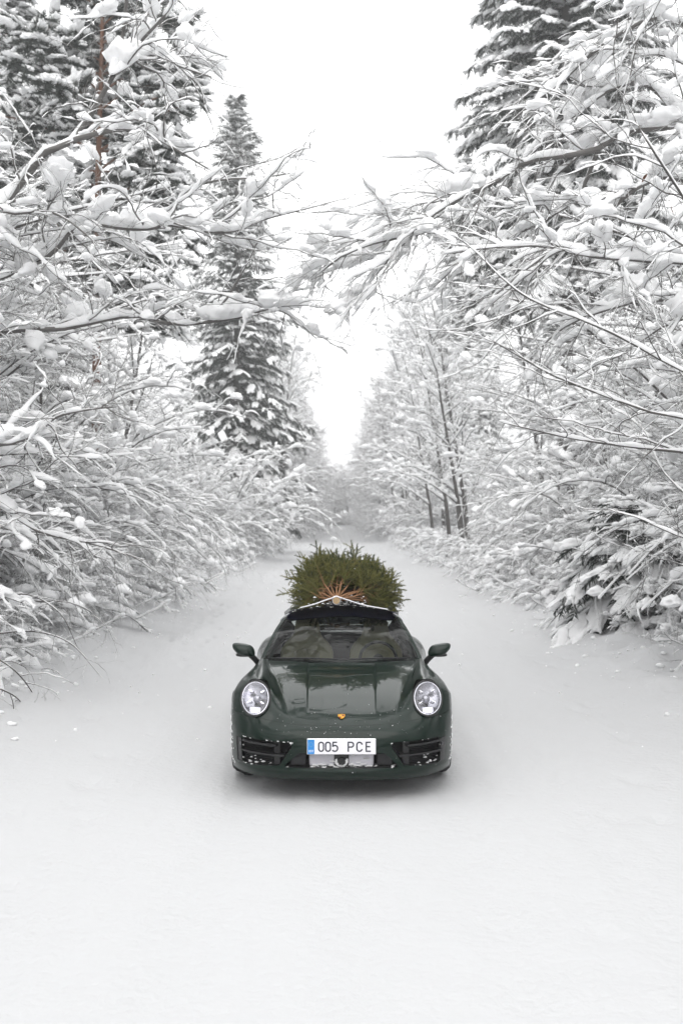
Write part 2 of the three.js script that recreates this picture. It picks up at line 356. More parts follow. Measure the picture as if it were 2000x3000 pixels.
function spruce(name, label, pos, seed, q) {
  const root = thing(name, label, 'spruce', pos, 0, q.group), rng = rngOf(seed), H = q.h, RB = q.r;
  const trunk = new MB(); trunk.tube([[0, -0.2, 0], [0.02, H * 0.3, 0.02], [-0.03, H * 0.7, 0], [0, H, 0]], [H * 0.009 + 0.03, H * 0.0075, H * 0.004, 0.015], 8);
  const lists = [[], []], pads = [[], [], []], bough = new MB();
  const step = q.step ?? 0.42;
  for (let y = H * q.foot; y < H - 0.1; y += step * (0.75 + rng() * 0.5) * (y > H * 0.85 ? 0.6 : 1)) {
    const f = y / H, R = RB * Math.pow(1 - f, 0.8) * (0.82 + 0.3 * rng()) * smooth(q.foot - 0.12, q.foot + 0.08, f) + 0.12;
    const n = Math.max(4, Math.round((q.n ?? 7) * (0.55 + 0.6 * (1 - f)))), a0 = rng() * 6.28;
    for (let b = 0; b < n; b++) {
      const a = a0 + (b + (rng() - 0.5) * 0.7) / n * 6.283, len = R * (0.72 + rng() * 0.45), rise = lerp(0.05, 0.7, f * f) - 0.16 * (1 - f);
      const sag = (q.sag ?? 0.55) * (0.7 + 0.6 * rng()) * (1 - 0.6 * f);
      const P = []; const segs = Math.max(2, Math.ceil(len / 0.34));
      for (let k = 0; k <= segs; k++) { const t = k / segs; P.push([Math.cos(a) * len * t, y + len * (rise * t - sag * t * t * (1 - 0.35 * t)), Math.sin(a) * len * t]); }
      bough.tube(P, P.map((_, k) => 0.008 + 0.016 * len / 3 * (1 - k / segs)), 4);
      for (let k = 0; k <= segs; k++) {
        const t = k / segs; if (t < 0.12 && segs > 3) continue;
        const d = nrm(add3(P[Math.min(segs, k + 1)], P[Math.max(0, k - 1)], -1)), sl = (q.spray ?? 0.62) * (0.75 + rng() * 0.5) * (0.6 + 0.4 * Math.min(1, len));
        const out = Math.sin(Math.PI * Math.min(1, t * 0.9 + 0.1));
        for (const s of [-1, 1]) {
          const tw = s * (0.35 + 0.5 * rng()), dd = nrm([d[0] * Math.cos(tw) - d[2] * Math.sin(tw), d[1] - 0.1 - rng() * (q.hang ?? 0.35), d[0] * Math.sin(tw) + d[2] * Math.cos(tw)]);
          place(lists[rng() < 0.6 ? 0 : 1], P[k], dd, sl, sl, sl * (0.8 + 0.5 * rng()));
          if (rng() < (q.snow ?? 0.6)) { const c = add3(P[k], dd, sl * 0.42), z = sl * (0.75 + rng() * 0.7); place(pads[Math.floor(rng() * 3)], [c[0], c[1] + 0.015, c[2]], dd, z, z * (0.8 + rng() * 0.8), z * (0.7 + rng() * 0.5)); }
        }
        if (rng() < (q.hangers ?? 0.5)) place(lists[1], P[k], nrm([d[0] * 0.3, -1, d[2] * 0.3]), sl * 0.7, sl * 0.7, sl * 0.6);
      }
      place(lists[0], P[segs], nrm(add3(P[segs], P[segs - 1], -1)), 0.45, 0.45, 0.5);
    }
  }
  place(lists[0], [0, H - 0.35, 0], [0, 1, 0], 0.5, 0.4, 0.4);
  part('trunk', trunk.geo(), q.bark ?? MAT.barkDark, root);
  part('boughs', bough.geo(), MAT.barkDark, root, true);
  scatter('needles', SPRAYS[0], q.needle ?? MAT.needle, lists[0], root); scatter('needles', SPRAYS[1], q.needle ?? MAT.needle, lists[1], root);
  pads.forEach((l, k) => l.length && scatter('snow_cover', PADS[k], MAT.snow, l, root));
  return root;
}
function pine(name, label, pos, seed, q) {
  const root = thing(name, label, 'pine', pos, 0, q.group), rng = rngOf(seed), H = q.h;
  const trunk = new MB(), P = path(rng, [0, -0.2, 0], [0, 1, 0], H, 14, 0, 0.03, null);
  trunk.tube(P, P.map((_, k) => (q.rt ?? 0.17) * (1 - 0.8 * k / 14)), 10);
  const tufts = [], pads = [[], [], []], bough = new MB();
  for (let y = H * q.foot; y < H * 0.99; y += (q.step ?? 0.42) * (0.6 + rng() * 0.8)) {
    const f = (y / H - q.foot) / (1 - q.foot), R = q.r * Math.pow(Math.max(0.03, Math.sin(Math.PI * (0.2 + 0.8 * f))), 0.7) * (0.65 + 0.5 * rng());
    const n = 4, a0 = rng() * 6.28, kk = Math.min(13, Math.floor(y / H * 14)), c = P[kk];
    for (let b = 0; b < n; b++) {
      const a = a0 + (b + rng() * 0.7) / n * 6.283; if (Math.sin(a) > 0.45 && rng() < 0.65) continue; const Q = path(rng, [c[0], y, c[2]], [Math.cos(a), 0.25 + 0.5 * f, Math.sin(a)], R, 8, 0.75, 0.25, null);
      bough.tube(Q, Q.map((_, k) => 0.012 + 0.03 * R / 3 * (1 - k / 8)), 5);
      for (let k = 2; k <= 8; k++) for (let e = 0; e < 3; e++) {
        const dv = nrm([Q[k][0] - Q[k - 1][0] + (rng() - 0.5) * 1.1, Q[k][1] - Q[k - 1][1] + (rng() - 0.35) * 0.5, Q[k][2] - Q[k - 1][2] + (rng() - 0.5) * 1.1]), l = 0.25 + rng() * 0.5;
        const S = path(rng, Q[k], dv, l, 3, 0.7, 0.3, null); bough.tube(S, [0.01, 0.008, 0.006, 0.004], 3);
        for (let g = 1; g <= 3; g++) {
          for (let w = 0; w < 2; w++) place(tufts, add3(S[g], [rng() - 0.5, rng() - 0.5, rng() - 0.5], 0.1), [rng() - 0.5, 0.2, rng() - 0.5], 0.8 + rng() * 0.6, 0.9, 0.8 + rng() * 0.6);
          if (rng() < (q.snow ?? 0.55)) { const z = 0.35 + rng() * 0.45; place(pads[Math.floor(rng() * 3)], add3(S[g], [0, 0.07, 0]), [dv[0], dv[1] - 0.25, dv[2]], z, z * 1.25, z); }
        }
      }
    }
  }
  part('trunk', trunk.geo(), MAT.barkPine, root); part('boughs', bough.geo(), MAT.barkPine, root, true);
  scatter('needles', TUFT, MAT.needlePine, tufts, root); pads.forEach((l, k) => l.length && scatter('snow_cover', PADS[k], MAT.snow, l, root));
  return root;
}
// ---------------------------------------------------------------- the woods on both sides
const at = (x, y, d) => [(x - 1000) / 2917 * d, 2.22 - (y - 1510) / 2917 * d, -d];      // where things stand along the road, d metres on
const guide = (d, ...xy) => { const o = []; for (let k = 0; k < xy.length; k += 2) o.push(at(xy[k], xy[k + 1], d + 0.35 * Math.sin(k * 1.3 + xy[0]))); return o; };
{
  const o = { tip: 0.95, lumps: 0.8, dense: 1.05, lift: 0.12, bare: 0.2, sag: 0.8, pull: [0.25, 0, 0], pk: 0.3 };
  const left = thing('bent_alder', 'tall bent tree with a thick forked limb rising over the left edge', 'tree');
  const trunk = [[-5.3, -0.2, -12.3], [-5.2, 1.5, -12.4], [-5.05, 3.2, -12.3]];
  const L = [
    [[...trunk, ...guide(12, -70, 720, 77, 517, 140, 440, 217, 408, 274, 319, 332, 217, 357, 115, 380, -90)], 0.1, 0.022],
    [guide(11.6, 332, 217, 415, 115, 485, 38, 570, -90), 0.03, 0.01],
    [guide(11.8, 217, 408, 330, 380, 420, 385, 520, 440, 620, 500), 0.034, 0.008],
    [guide(11.5, 332, 217, 440, 160, 560, 205, 625, 225), 0.025, 0.007],
    [[trunk[2], ...guide(11.6, -80, 640, 60, 625, 130, 615, 200, 645, 290, 720)], 0.05, 0.009],
    [[trunk[2], ...guide(12.2, -90, 870, 60, 790, 150, 745, 230, 660, 380, 670, 480, 655, 545, 560, 650, 525, 760, 520, 885, 500)], 0.055, 0.007],
    [guide(12.3, 480, 655, 660, 680, 780, 640, 900, 610, 1010, 580), 0.022, 0.005],
    [[trunk[1], ...guide(12.6, -60, 1010, 200, 960, 380, 925, 480, 945, 590, 945, 660, 880, 720, 780, 760, 690)], 0.06, 0.009],
    [guide(12.6, 590, 945, 700, 930, 800, 905, 870, 940, 935, 1000), 0.024, 0.005],
    [[trunk[1], ...guide(11.4, -60, 1330, 70, 1290, 160, 1225, 260, 1200, 350, 1190)], 0.035, 0.008],
    [[trunk[0], ...guide(11.8, -60, 1480, 120, 1560, 260, 1590, 420, 1640)], 0.035, 0.008],
  ];
  L.forEach(([P, a, b], k) => branchPart(left, k ? 'branch' : 'trunk', resample(P, Math.round(10 + P.length * 2.2)), a, b, 500 + k, { ...o, bare: k ? 0.12 : 0.3 }, MAT.barkGrey));

  const r = { tip: 0.6, lumps: 1.0, dense: 1.1, lift: -0.1, bare: 0.08, sag: 1.25, pull: [-0.5, -0.25, 0], pk: 0.5, snow: 1.1 };
  const right = thing('bowed_willow', 'heavily snowed tree bowing from the right edge out over the road', 'tree');
  const rt = [[5.5, -0.2, -12.8], [5.3, 1.6, -12.6], [5.1, 3.4, -12.4]];
  const Rr = [
    [[...rt, ...guide(12, 2110, 420, 2010, 360, 1925, 376, 1829, 383, 1753, 434, 1650, 455, 1542, 472, 1434, 542, 1357, 574, 1281, 619, 1191, 689, 1128, 702, 1010, 745, 930, 805)], 0.1, 0.008],
    [guide(12.6, 1281, 619, 1190, 655, 1090, 690, 1000, 725, 925, 775), 0.018, 0.004],
    [guide(12.2, 1357, 574, 1270, 640, 1180, 715, 1105, 800, 1045, 890), 0.018, 0.004],
    [guide(12.9, 1434, 542, 1330, 570, 1230, 600, 1120, 650, 1030, 690), 0.018, 0.004],
    [[rt[2], ...guide(10.4, 2110, 800, 1893, 765, 1733, 752, 1670, 733, 1574, 720, 1415, 727, 1300, 745)], 0.035, 0.008],
    [guide(12.2, 2110, 300, 1990, 60, 1860, 70, 1740, 150, 1640, 240, 1560, 300, 1480, 370), 0.05, 0.009],
    [guide(12.6, 2010, 360, 1900, 250, 1790, 260, 1690, 330, 1600, 400, 1500, 500), 0.04, 0.008],
    [guide(11.6, 2110, 560, 1960, 520, 1850, 560, 1760, 640, 1660, 700, 1540, 790, 1430, 880), 0.04, 0.008],
    [guide(12.4, 1753, 434, 1700, 560, 1600, 640, 1480, 700, 1360, 760, 1260, 850), 0.03, 0.007],
    [guide(12, 2110, 950, 1950, 880, 1800, 900, 1650, 960, 1540, 1060), 0.04, 0.008],
    [guide(11, 2110, 40, 2000, -60, 1880, -20, 1800, 60), 0.045, 0.01],
  ];
  Rr.forEach(([P, a, b], k) => branchPart(right, k ? 'branch' : 'trunk', resample(P, Math.round(10 + P.length * 2)), a, b, 700 + k, r, MAT.barkGrey));

  const thin = { dense: 0.75, lift: 0.2, bare: 0.1, sag: 0.8, snow: 0.3, lumps: 0.3, pull: [-0.4, 0.1, 0], pk: 0.4 };
  const near = thing('slender_hazel', 'bare slender branches crossing close by at the right edge', 'tree');
  [[[[3.6, 0, -9.4], [3.45, 1.4, -9.3], ...guide(9.2, 2070, 1270, 1893, 1204, 1702, 1134, 1600, 1090, 1510, 1038, 1430, 990)], 0.021, 0.005],
   [[[3.5, 1.0, -9.4], ...guide(9, 2090, 1130, 1980, 1080, 1830, 995, 1689, 931, 1574, 887, 1485, 829, 1383, 727, 1330, 690)], 0.018, 0.004],
   [guide(9.6, 2070, 1330, 1900, 1315, 1689, 1287, 1530, 1252, 1460, 1235), 0.016, 0.004],
   [guide(8.3, 2080, 700, 1990, 560, 1900, 420, 1850, 330), 0.014, 0.004],
  ].forEach(([P, a, b], k) => branchPart(near, 'branch', resample(P, 26), a, b, 900 + k, thin, MAT.bark));
}
// thin bare twigs that hang out over the snow at the left
{
  const bare = { dense: 0.9, lift: 0.0, bare: 0.1, sag: 0.9, snow: 0.12, lumps: 0, deep: 3, reach: 0.42, pull: [0.3, -0.2, 0], pk: 0.5 };
  const tw = thing('bare_sapling', 'thin bare twigs drooping onto the snow at the lower left edge', 'sapling');
  [guide(11.4, -60, 1900, 40, 1960, 110, 2050, 165, 2160), guide(11.2, -60, 2000, 30, 2030, 80, 2080, 120, 2170), guide(11.8, -40, 1860, 100, 1850, 200, 1880, 300, 1985), guide(12.6, 90, 1760, 220, 1770, 310, 1830, 350, 1920), guide(11.9, -50, 1780, 60, 1740, 170, 1790, 230, 1900)].forEach((P, k) => branchPart(tw, 'branch', resample(P, 20), 0.011, 0.003, 1300 + k, bare, MAT.bark));
}
// growth along the verges: four kinds of shrub, each standing many times
const ORD = ['nearest', 'second nearest', 'third nearest', 'fourth nearest', 'fifth nearest', 'sixth nearest', 'seventh nearest', 'eighth nearest', 'ninth nearest', 'tenth nearest', 'eleventh nearest', 'twelfth nearest', 'thirteenth nearest', 'fourteenth nearest', 'fifteenth nearest', 'sixteenth nearest', 'seventeenth nearest', 'eighteenth nearest', 'nineteenth nearest', 'twentieth nearest', 'twenty-first nearest', 'twenty-second nearest', 'twenty-third nearest', 'twenty-fourth nearest', 'twenty-fifth nearest', 'twenty-sixth nearest'];
const KIND = [['bare_bush', 'bowed snow-laden bush', 'bush'], ['bare_bush', 'dense snow-laden bush', 'bush'], ['bare_tree', 'tall leaning snow-laden tree', 'tree'], ['low_bush', 'low sprawling snow-laden bush', 'bush'], ['frosted_tree', 'upright dark-trunked tree with frosted limbs', 'tree']];
const shrubSpec = [
  { stems: 7, lean: [0.25, 0.7], len: [4.5, 7], sag: 1.7, bow: 0.03, lift: 0.05 },
  { stems: 8, lean: [0.3, 0.9], len: [3.2, 5], sag: 2.2, bow: 0.04, lift: -0.05 },
  { stems: 6, lean: [0.1, 0.4], len: [6.5, 9], sag: 1.2, bow: 0.03, lift: 0.15 },
  { stems: 9, lean: [0.5, 1.25], len: [1.6, 3], sag: 1.8, bow: 0.05, lift: -0.1, dense: 1.35, reach: 0.75, base: 1.6, fan: 3, lumps: 0.55 },
];
const proto = shrubSpec.map((q, k) => bowedShrub(KIND[k][0], KIND[k][1], KIND[k][2], 1000 + k * 77, q));
proto.push(tallTree(KIND[4][0], KIND[4][1], 'tree', 2222, { h: 12, limbs: 13, lift: 0.25, dense: 0.95, lumps: 0.7 }));
{
  const used = [0, 0, 0, 0, 0], count = {}, rng = rngOf(4242);
  const put = (k, side, x, z, turn, s) => {
    const verge = side < 0 ? 'left' : 'right', key = k + verge, n = z > -8 ? -1 : (count[key] = (count[key] ?? -1) + 1);
    const l = n < 0 ? `${KIND[k][1]} on the ${verge} of the road behind the viewer` : `${KIND[k][1]} on the ${verge} verge, ${ORD[n] ?? 'farthest'} of its kind`;
    const g = `${KIND[k][1]}es`.replace(/tree with frosted limbses/, 'trees with frosted limbs').replace('treees', 'trees') + ` along the ${verge} verge`;
    const y = groundHeight(x, z) - 0.05, rot = (side < 0 ? 0 : Math.PI) + turn;
    const o = used[k]++ ? copyOf(proto[k], [x, y, z], rot, l, s) : proto[k];
    o.position.set(x, y, z); o.rotation.y = rot; o.scale.setScalar(s); tag(o, l, KIND[k][2], g);
  };
  for (const side of [-1, 1]) for (let d = -16; d < 78; d += d < 9 ? 4.2 : 1.4 + d * 0.033) {
    const e = (side < 0 ? 6.0 : d > 24 ? 5.8 : 6.3) + 0.5 * noise(d * 0.3, side) - (d < 9 ? -0.9 : 0), low = side < 0 && d > 26 ? (d < 52 ? 0.8 : 0.6) : side > 0 && d > 34 && d < 56 ? 0.6 : 1;
    put(3, side, side * (e - 0.2 + rng() * 0.4), -d - rng(), (rng() - 0.5) * 0.9, 0.8 + rng() * 0.3);
    if (!(side > 0 && d > 36 && d < 60)) put(rng() < 0.5 ? 0 : 1, side, side * (e + 1.1 + rng() * 0.8), -d - 0.7 - rng(), (rng() - 0.5) * 1.1, low * (0.85 + rng() * 0.3));
    put(rng() < 0.7 ? 2 : 0, side, side * (e + 2.8 + rng() * 1.6), -d - 1.2 - rng() * 1.5, (rng() - 0.5) * 1.6, low * (0.95 + rng() * 0.35));
  }
  for (const [x, d, s] of [[8.6, 13.5, 1.15], [9.6, 16, 1.25], [8.4, 19, 1.1], [9.8, 22, 1.2], [8.8, 25, 0.95]]) put(2, -1, -x, -d, rng() - 0.5, s);
  for (const [x, d, s] of [[9.2, 15, 1.25], [9, 20, 1.2], [9.4, 26, 1.2]]) put(2, 1, x, -d, rng() - 0.5, s);
  for (const [side, x, d, s] of [[-1, 7.8, 5.5, 1.1], [1, 7.9, 4.5, 1.15], [-1, 6.9, -1, 1.2], [1, 7, -2.5, 1.1], [-1, 7, -8, 1.15], [1, 6.8, -10, 1.2]]) put(4, side, side * x, -d, rng() * 2 - 1, s);
  for (const [x, d, s, k] of [[5.7, 43, 1.25, 1], [6.0, 48, 1.35, 0], [5.5, 52, 1.3, 1], [7.6, 45, 1.2, 0]]) put(k, -1, -x, -d, rng() - 0.5, s);
  // tall trees further along, mostly on the right
  for (const [side, x, d, s] of [[1, 8.3, 30, 0.95], [1, 7.6, 36, 1.0], [1, 5.2, 42, 0.95], [1, 5.7, 44, 1.1], [1, 5.3, 48, 1.0], [1, 6.3, 52, 1.15], [1, 5.4, 58, 1.0], [1, 6.6, 64, 1.2], [1, 6.9, 76, 1.3], [-1, 8.2, 17, 0.85], [-1, 9.2, 22, 1.0], [-1, 8.4, 27, 0.75], [-1, 7.7, 33, 0.95], [-1, 8.8, 40, 1.0], [-1, 6.6, 70, 0.6]]) put(4, side, side * x, -d, rng() * 2 - 1, s);
}
// a few brown leaves still hanging on the bowed tree
{
  const m = scene.getObjectByName('bowed_willow'), rng = rngOf(66);
  for (const [x, y, d] of [[1885, 520, 9.6], [1966, 612, 9.2], [1555, 592, 11.4]]) {
    const g = new THREE.PlaneGeometry(0.045, 0.1, 3, 4), P = g.attributes.position;
    for (let k = 0; k < P.count; k++) { const v = P.getY(k) / 0.05; P.setX(k, P.getX(k) * Math.sqrt(Math.max(0.02, 1 - v * v))); P.setZ(k, 0.012 * v * v + 6 * P.getX(k) ** 2); }
    g.computeVertexNormals(); g.rotateY(rng() * 6); g.rotateZ((rng() - 0.5) * 1.2); g.translate(...at(x, y, d)); part('leaf', g, MAT.deadLeaf, m);
  }
}
// conifers behind the thicket
spruce('tall_spruce', 'tall dark narrow spruce standing alone against the sky left of the road', [-6.1, 0, -58], 61, { h: 26.6, r: 4.6, foot: 0.1, snow: 0.42, n: 7, step: 0.45 });
spruce('tall_spruce', 'large dark snowy spruce cut off by the top edge on the right', [7.7, 0, -34], 62, { h: 34, r: 5.2, foot: 0.3, snow: 0.95, n: 9, step: 0.4, sag: 0.75, hangers: 0.9 });
spruce('small_spruce', 'small spruce top rising behind the bowed tree on the right', [8.4, 0, -68], 63, { h: 26.5, r: 3.4, foot: 0.2, snow: 0.6 });
spruce('tall_spruce', 'broad snowy spruce behind the pine trunk at the upper left', [-11.5, 0, -34], 64, { h: 22, r: 3.6, foot: 0.1, snow: 1.1, n: 8, step: 0.4 });
pine('tall_pine', 'tall snowy pine with a reddish trunk at the upper left', [-6.75, 0, -27.5], 65, { h: 18.5, r: 3.1, foot: 0.42, snow: 0.95 });
spruce('young_spruce', 'young spruce sagging under thick snow at the right verge', [4.9, 0.1, -16.8], 66, { h: 2.3, r: 1.5, foot: 0.06, snow: 1.6, n: 8, step: 0.22, sag: 0.9, spray: 0.5 });

// far woods, one mass on either side until the road is lost in the falling snow
{
  const rng = rngOf(808);
  for (const side of [-1, 1]) {
    const root = thing('distant_woods', side < 0 ? 'pale distant woods closing in on the left of the vanishing road' : 'pale distant woods closing in on the right of the vanishing road', 'woods');
    root.userData.kind = 'stuff';
    const mats = [[], []], trees = [];
    for (let d = 80; d < 250; d += 2.2 + d * 0.008) for (const [off, sc, k] of [[5.2, 1.0, 0], [7.0, 1.3, 0], [9.5, 1.4, 0], [5.4, 0.75, 1]]) {
      const m = new THREE.Matrix4().makeRotationY((side < 0 ? 0 : Math.PI) + rng() * 2 - 1), s = sc * (0.8 + 0.5 * rng()); m.scale(V(s, s * (k ? 1 : 1.0 + 0.3 * rng()), s)); m.setPosition(side * (off + rng() * 1.6 - 0.2), 0, -d - rng() * 3); mats[k].push(m);
    }
    if (side > 0) for (let k = 0; k < 26; k++) { const s = 1 + 0.35 * rng(), m = new THREE.Matrix4().makeRotationY(rng() * 6.28); m.scale(V(s, s, s)); m.setPosition(-6.5 + 13 * rng(), 0, -232 - 18 * rng()); mats[0].push(m); const q = new THREE.Matrix4().makeRotationY(rng() * 6.28); q.scale(V(0.8, 0.8, 0.8)); q.setPosition(-6.5 + k * 0.5, -0.3, -226 - 12 * rng()); mats[1].push(q); }
    const take = (o, names) => { const wood = [], snow = []; o.updateMatrixWorld(true); o.traverse(c => { if (c.isMesh) (c.name === 'snow_cover' ? snow : wood).push(c.geometry); }); return [mergeGeometries(wood), mergeGeometries(snow)]; };
    const [tw, ts] = take(proto[4]), [bw, bs] = take(proto[0]);
    scatter('twigs', tw, MAT.bark, mats[0], root); scatter('snow_cover', ts, MAT.snow, mats[0], root);
    scatter('twigs', bw, MAT.bark, mats[1], root); scatter('snow_cover', bs, MAT.snow, mats[1], root);
  }
}
spruce('distant_spruce', 'hazy distant spruce where the road vanishes, left side', [-6.2, 0, -118], 71, { h: 17, r: 3.4, foot: 0.1, snow: 0.7, step: 0.6, n: 6 });
spruce('distant_spruce', 'pale hazy spruce far off just right of where the road vanishes', [6.4, 0, -150], 72, { h: 15, r: 3.2, foot: 0.1, snow: 0.7, step: 0.6, n: 6 });
// ---------------------------------------------------------------- the green sports car. Car axes: x across, y up, depth behind the nose is -z
const CAR = {
  paint: std(0.0008, 0.0092, 0.005, 0.35, { physical: true, metalness: 0, specularIntensity: 0.08, clearcoat: 0.58, clearcoatRoughness: 0.02, side: THREE.DoubleSide }),
  black: std(0.008, 0.008, 0.009, 0.45, { side: THREE.DoubleSide }),
  gloss: std(0.006, 0.006, 0.007, 0.12, { side: THREE.DoubleSide }),
  cavity: std(0.004, 0.004, 0.005, 0.9, { side: THREE.DoubleSide }),
  rubber: std(0.014, 0.014, 0.015, 0.85),
  rearGlass: std(0.04, 0.046, 0.045, 0.0, { physical: true, transmission: 1, thickness: 0, ior: 1.52 }),
  chrome: std(0.72, 0.72, 0.74, 0.12, { metalness: 1, side: THREE.DoubleSide }),
  bowl: std(0.34, 0.34, 0.36, 0.25, { metalness: 1, side: THREE.DoubleSide }),
  rim: std(0.16, 0.16, 0.17, 0.3, { metalness: 1 }),
  glass: std(0.43, 0.47, 0.45, 0.0, { physical: true, transmission: 1, thickness: 0, ior: 1.52, specularIntensity: 0.5 }),
  clear: std(0.97, 0.97, 1.0, 0.0, { physical: true, transmission: 1, thickness: 0, ior: 1.5 }),
  led: std(0.8, 0.8, 0.85, 0.4, { emissive: new THREE.Color(0.85, 0.82, 1.0), emissiveIntensity: 1.3 }),
  beige: std(0.58, 0.51, 0.33, 0.75),
  trim: std(0.012, 0.012, 0.014, 0.7, { side: THREE.DoubleSide }),
};
// control net of the right half: rows from the lip up the bumper, over the bonnet and along the body; columns from the middle outwards
const NX = [
  [0, .16, .30, .42, .55, .68, .80, .875, .905], [0, .16, .30, .42, .55, .685, .81, .885, .915], [0, .16, .30, .42, .55, .69, .815, .892, .92],
  [0, .16, .30, .42, .55, .69, .82, .895, .922], [0, .16, .30, .42, .55, .69, .815, .893, .922], [0, .14, .27, .385, .53, .685, .81, .888, .92],
  [0, .14, .275, .43, .56, .69, .805, .882, .919], [0, .145, .285, .485, .59, .69, .80, .877, .917], [0, .15, .295, .555, .63, .705, .80, .877, .918],
  [0, .155, .305, .625, .675, .725, .785, .85, .895], [0, .16, .315, .69, .715, .74, .77, .82, .865], [0, .16, .32, .67, .70, .735, .775, .83, .868],
  [0, .16, .32, .66, .70, .74, .80, .86, .89], [0, .16, .32, .62, .69, .76, .85, .91, .926], [0, .16, .32, .55, .63, .72, .83, .895, .912],
  [0, .15, .30, .45, .55, .66, .76, .83, .86], [0, .14, .27, .40, .50, .60, .70, .76, .79]];
const NY = [
  [.175, .175, .175, .174, .172, .17, .168, .165, .165], [.235, .235, .235, .235, .235, .235, .235, .235, .235], [.33, .33, .33, .33, .33, .33, .33, .33, .33],
  [.44, .44, .44, .44, .44, .44, .44, .44, .44], [.525, .525, .525, .527, .53, .535, .54, .545, .55], [.58, .58, .582, .585, .60, .622, .622, .628, .64],
  [.645, .645, .647, .655, .71, .745, .72, .70, .70], [.725, .725, .727, .735, .82, .865, .82, .77, .73], [.79, .79, .79, .80, .855, .885, .855, .79, .70],
  [.84, .84, .838, .845, .872, .885, .86, .78, .66], [.868, .866, .862, .86, .872, .876, .86, .78, .64], [.80, .80, .80, .845, .858, .862, .845, .77, .62],
  [.80, .80, .81, .86, .872, .875, .85, .77, .62], [.82, .83, .85, .88, .895, .893, .845, .75, .62], [.86, .86, .86, .855, .865, .865, .82, .72, .60],
  [.80, .80, .80, .80, .81, .81, .78, .70, .58], [.72, .72, .72, .72, .72, .715, .70, .66, .56]];
const NZ = [
  [.045, .05, .06, .08, .125, .21, .36, .52, .66], [0, .004, .014, .036, .082, .17, .325, .49, .655], [.02, .024, .032, .05, .092, .18, .325, .49, .65],
  [.015, .02, .03, .05, .095, .18, .325, .49, .655], [.045, .048, .06, .08, .125, .20, .345, .50, .66], [.115, .12, .13, .15, .19, .245, .37, .52, .68],
  [.29, .29, .30, .30, .32, .35, .43, .56, .71], [.60, .60, .60, .58, .53, .50, .56, .66, .80], [.95, .95, .95, .93, .92, .92, .93, .96, 1.0],
  [1.28, 1.28, 1.29, 1.29, 1.30, 1.30, 1.30, 1.32, 1.35], [1.55, 1.56, 1.58, 1.70, 1.71, 1.72, 1.72, 1.73, 1.73], [2.1, 2.1, 2.1, 2.15, 2.15, 2.15, 2.15, 2.15, 2.15],
  [2.7, 2.7, 2.7, 2.7, 2.7, 2.7, 2.7, 2.7, 2.7], [3.25, 3.25, 3.25, 3.25, 3.25, 3.25, 3.25, 3.25, 3.25], [3.8, 3.8, 3.8, 3.8, 3.8, 3.8, 3.8, 3.8, 3.8],
  [4.3, 4.3, 4.29, 4.27, 4.26, 4.25, 4.24, 4.22, 4.2], [4.5, 4.49, 4.48, 4.47, 4.46, 4.44, 4.42, 4.38, 4.34]];
const cr = (a, b, c, d, t) => 0.5 * (2 * b + (c - a) * t + (2 * a - 5 * b + 4 * c - d) * t * t + (3 * b - a - 3 * c + d) * t * t * t);
function netAt(N, u, v, mirror) {                          // u may be negative: the left half
  const rows = N.length, cols = N[0].length, sg = u < 0 ? -1 : 1, uu = Math.min(cols - 1, Math.abs(u)), ui = Math.min(cols - 2, Math.floor(uu)), ut = uu - ui;
  const vi = Math.min(rows - 2, Math.max(0, Math.floor(v))), vt = v - vi;
  const get = (r, c) => { r = Math.max(0, Math.min(rows - 1, r)); if (c < 0) return (mirror ? -1 : 1) * N[r][-c]; if (c > cols - 1) return 2 * N[r][cols - 1] - N[r][cols - 2]; return N[r][c]; };
  const row = r => cr(get(r, ui - 1), get(r, ui), get(r, ui + 1), get(r, ui + 2), ut);
  return (mirror ? sg : 1) * cr(row(vi - 1), row(vi), row(vi + 1), row(vi + 2), vt);
}
function bodyAt(u, v) {
  const p = V(netAt(NX, u, v, true), netAt(NY, u, v), -netAt(NZ, u, v));
  const a = Math.abs(u);                                    // the middle of the bonnet lies a little lower between two creases
  if (v > 5.6 && v < 10) p.y -= 0.011 * smooth(2.03, 1.93, a) * smooth(5.8, 7, v) * smooth(10.2, 9.8, v);
  return p;
}
const skinNormal = (u, v, fn) => { const e = 0.02, a = fn(u - e, v), b = fn(u + e, v), c = fn(u, v - e), d = fn(u, v + e); return b.sub(a).cross(d.sub(c)).normalize(); };
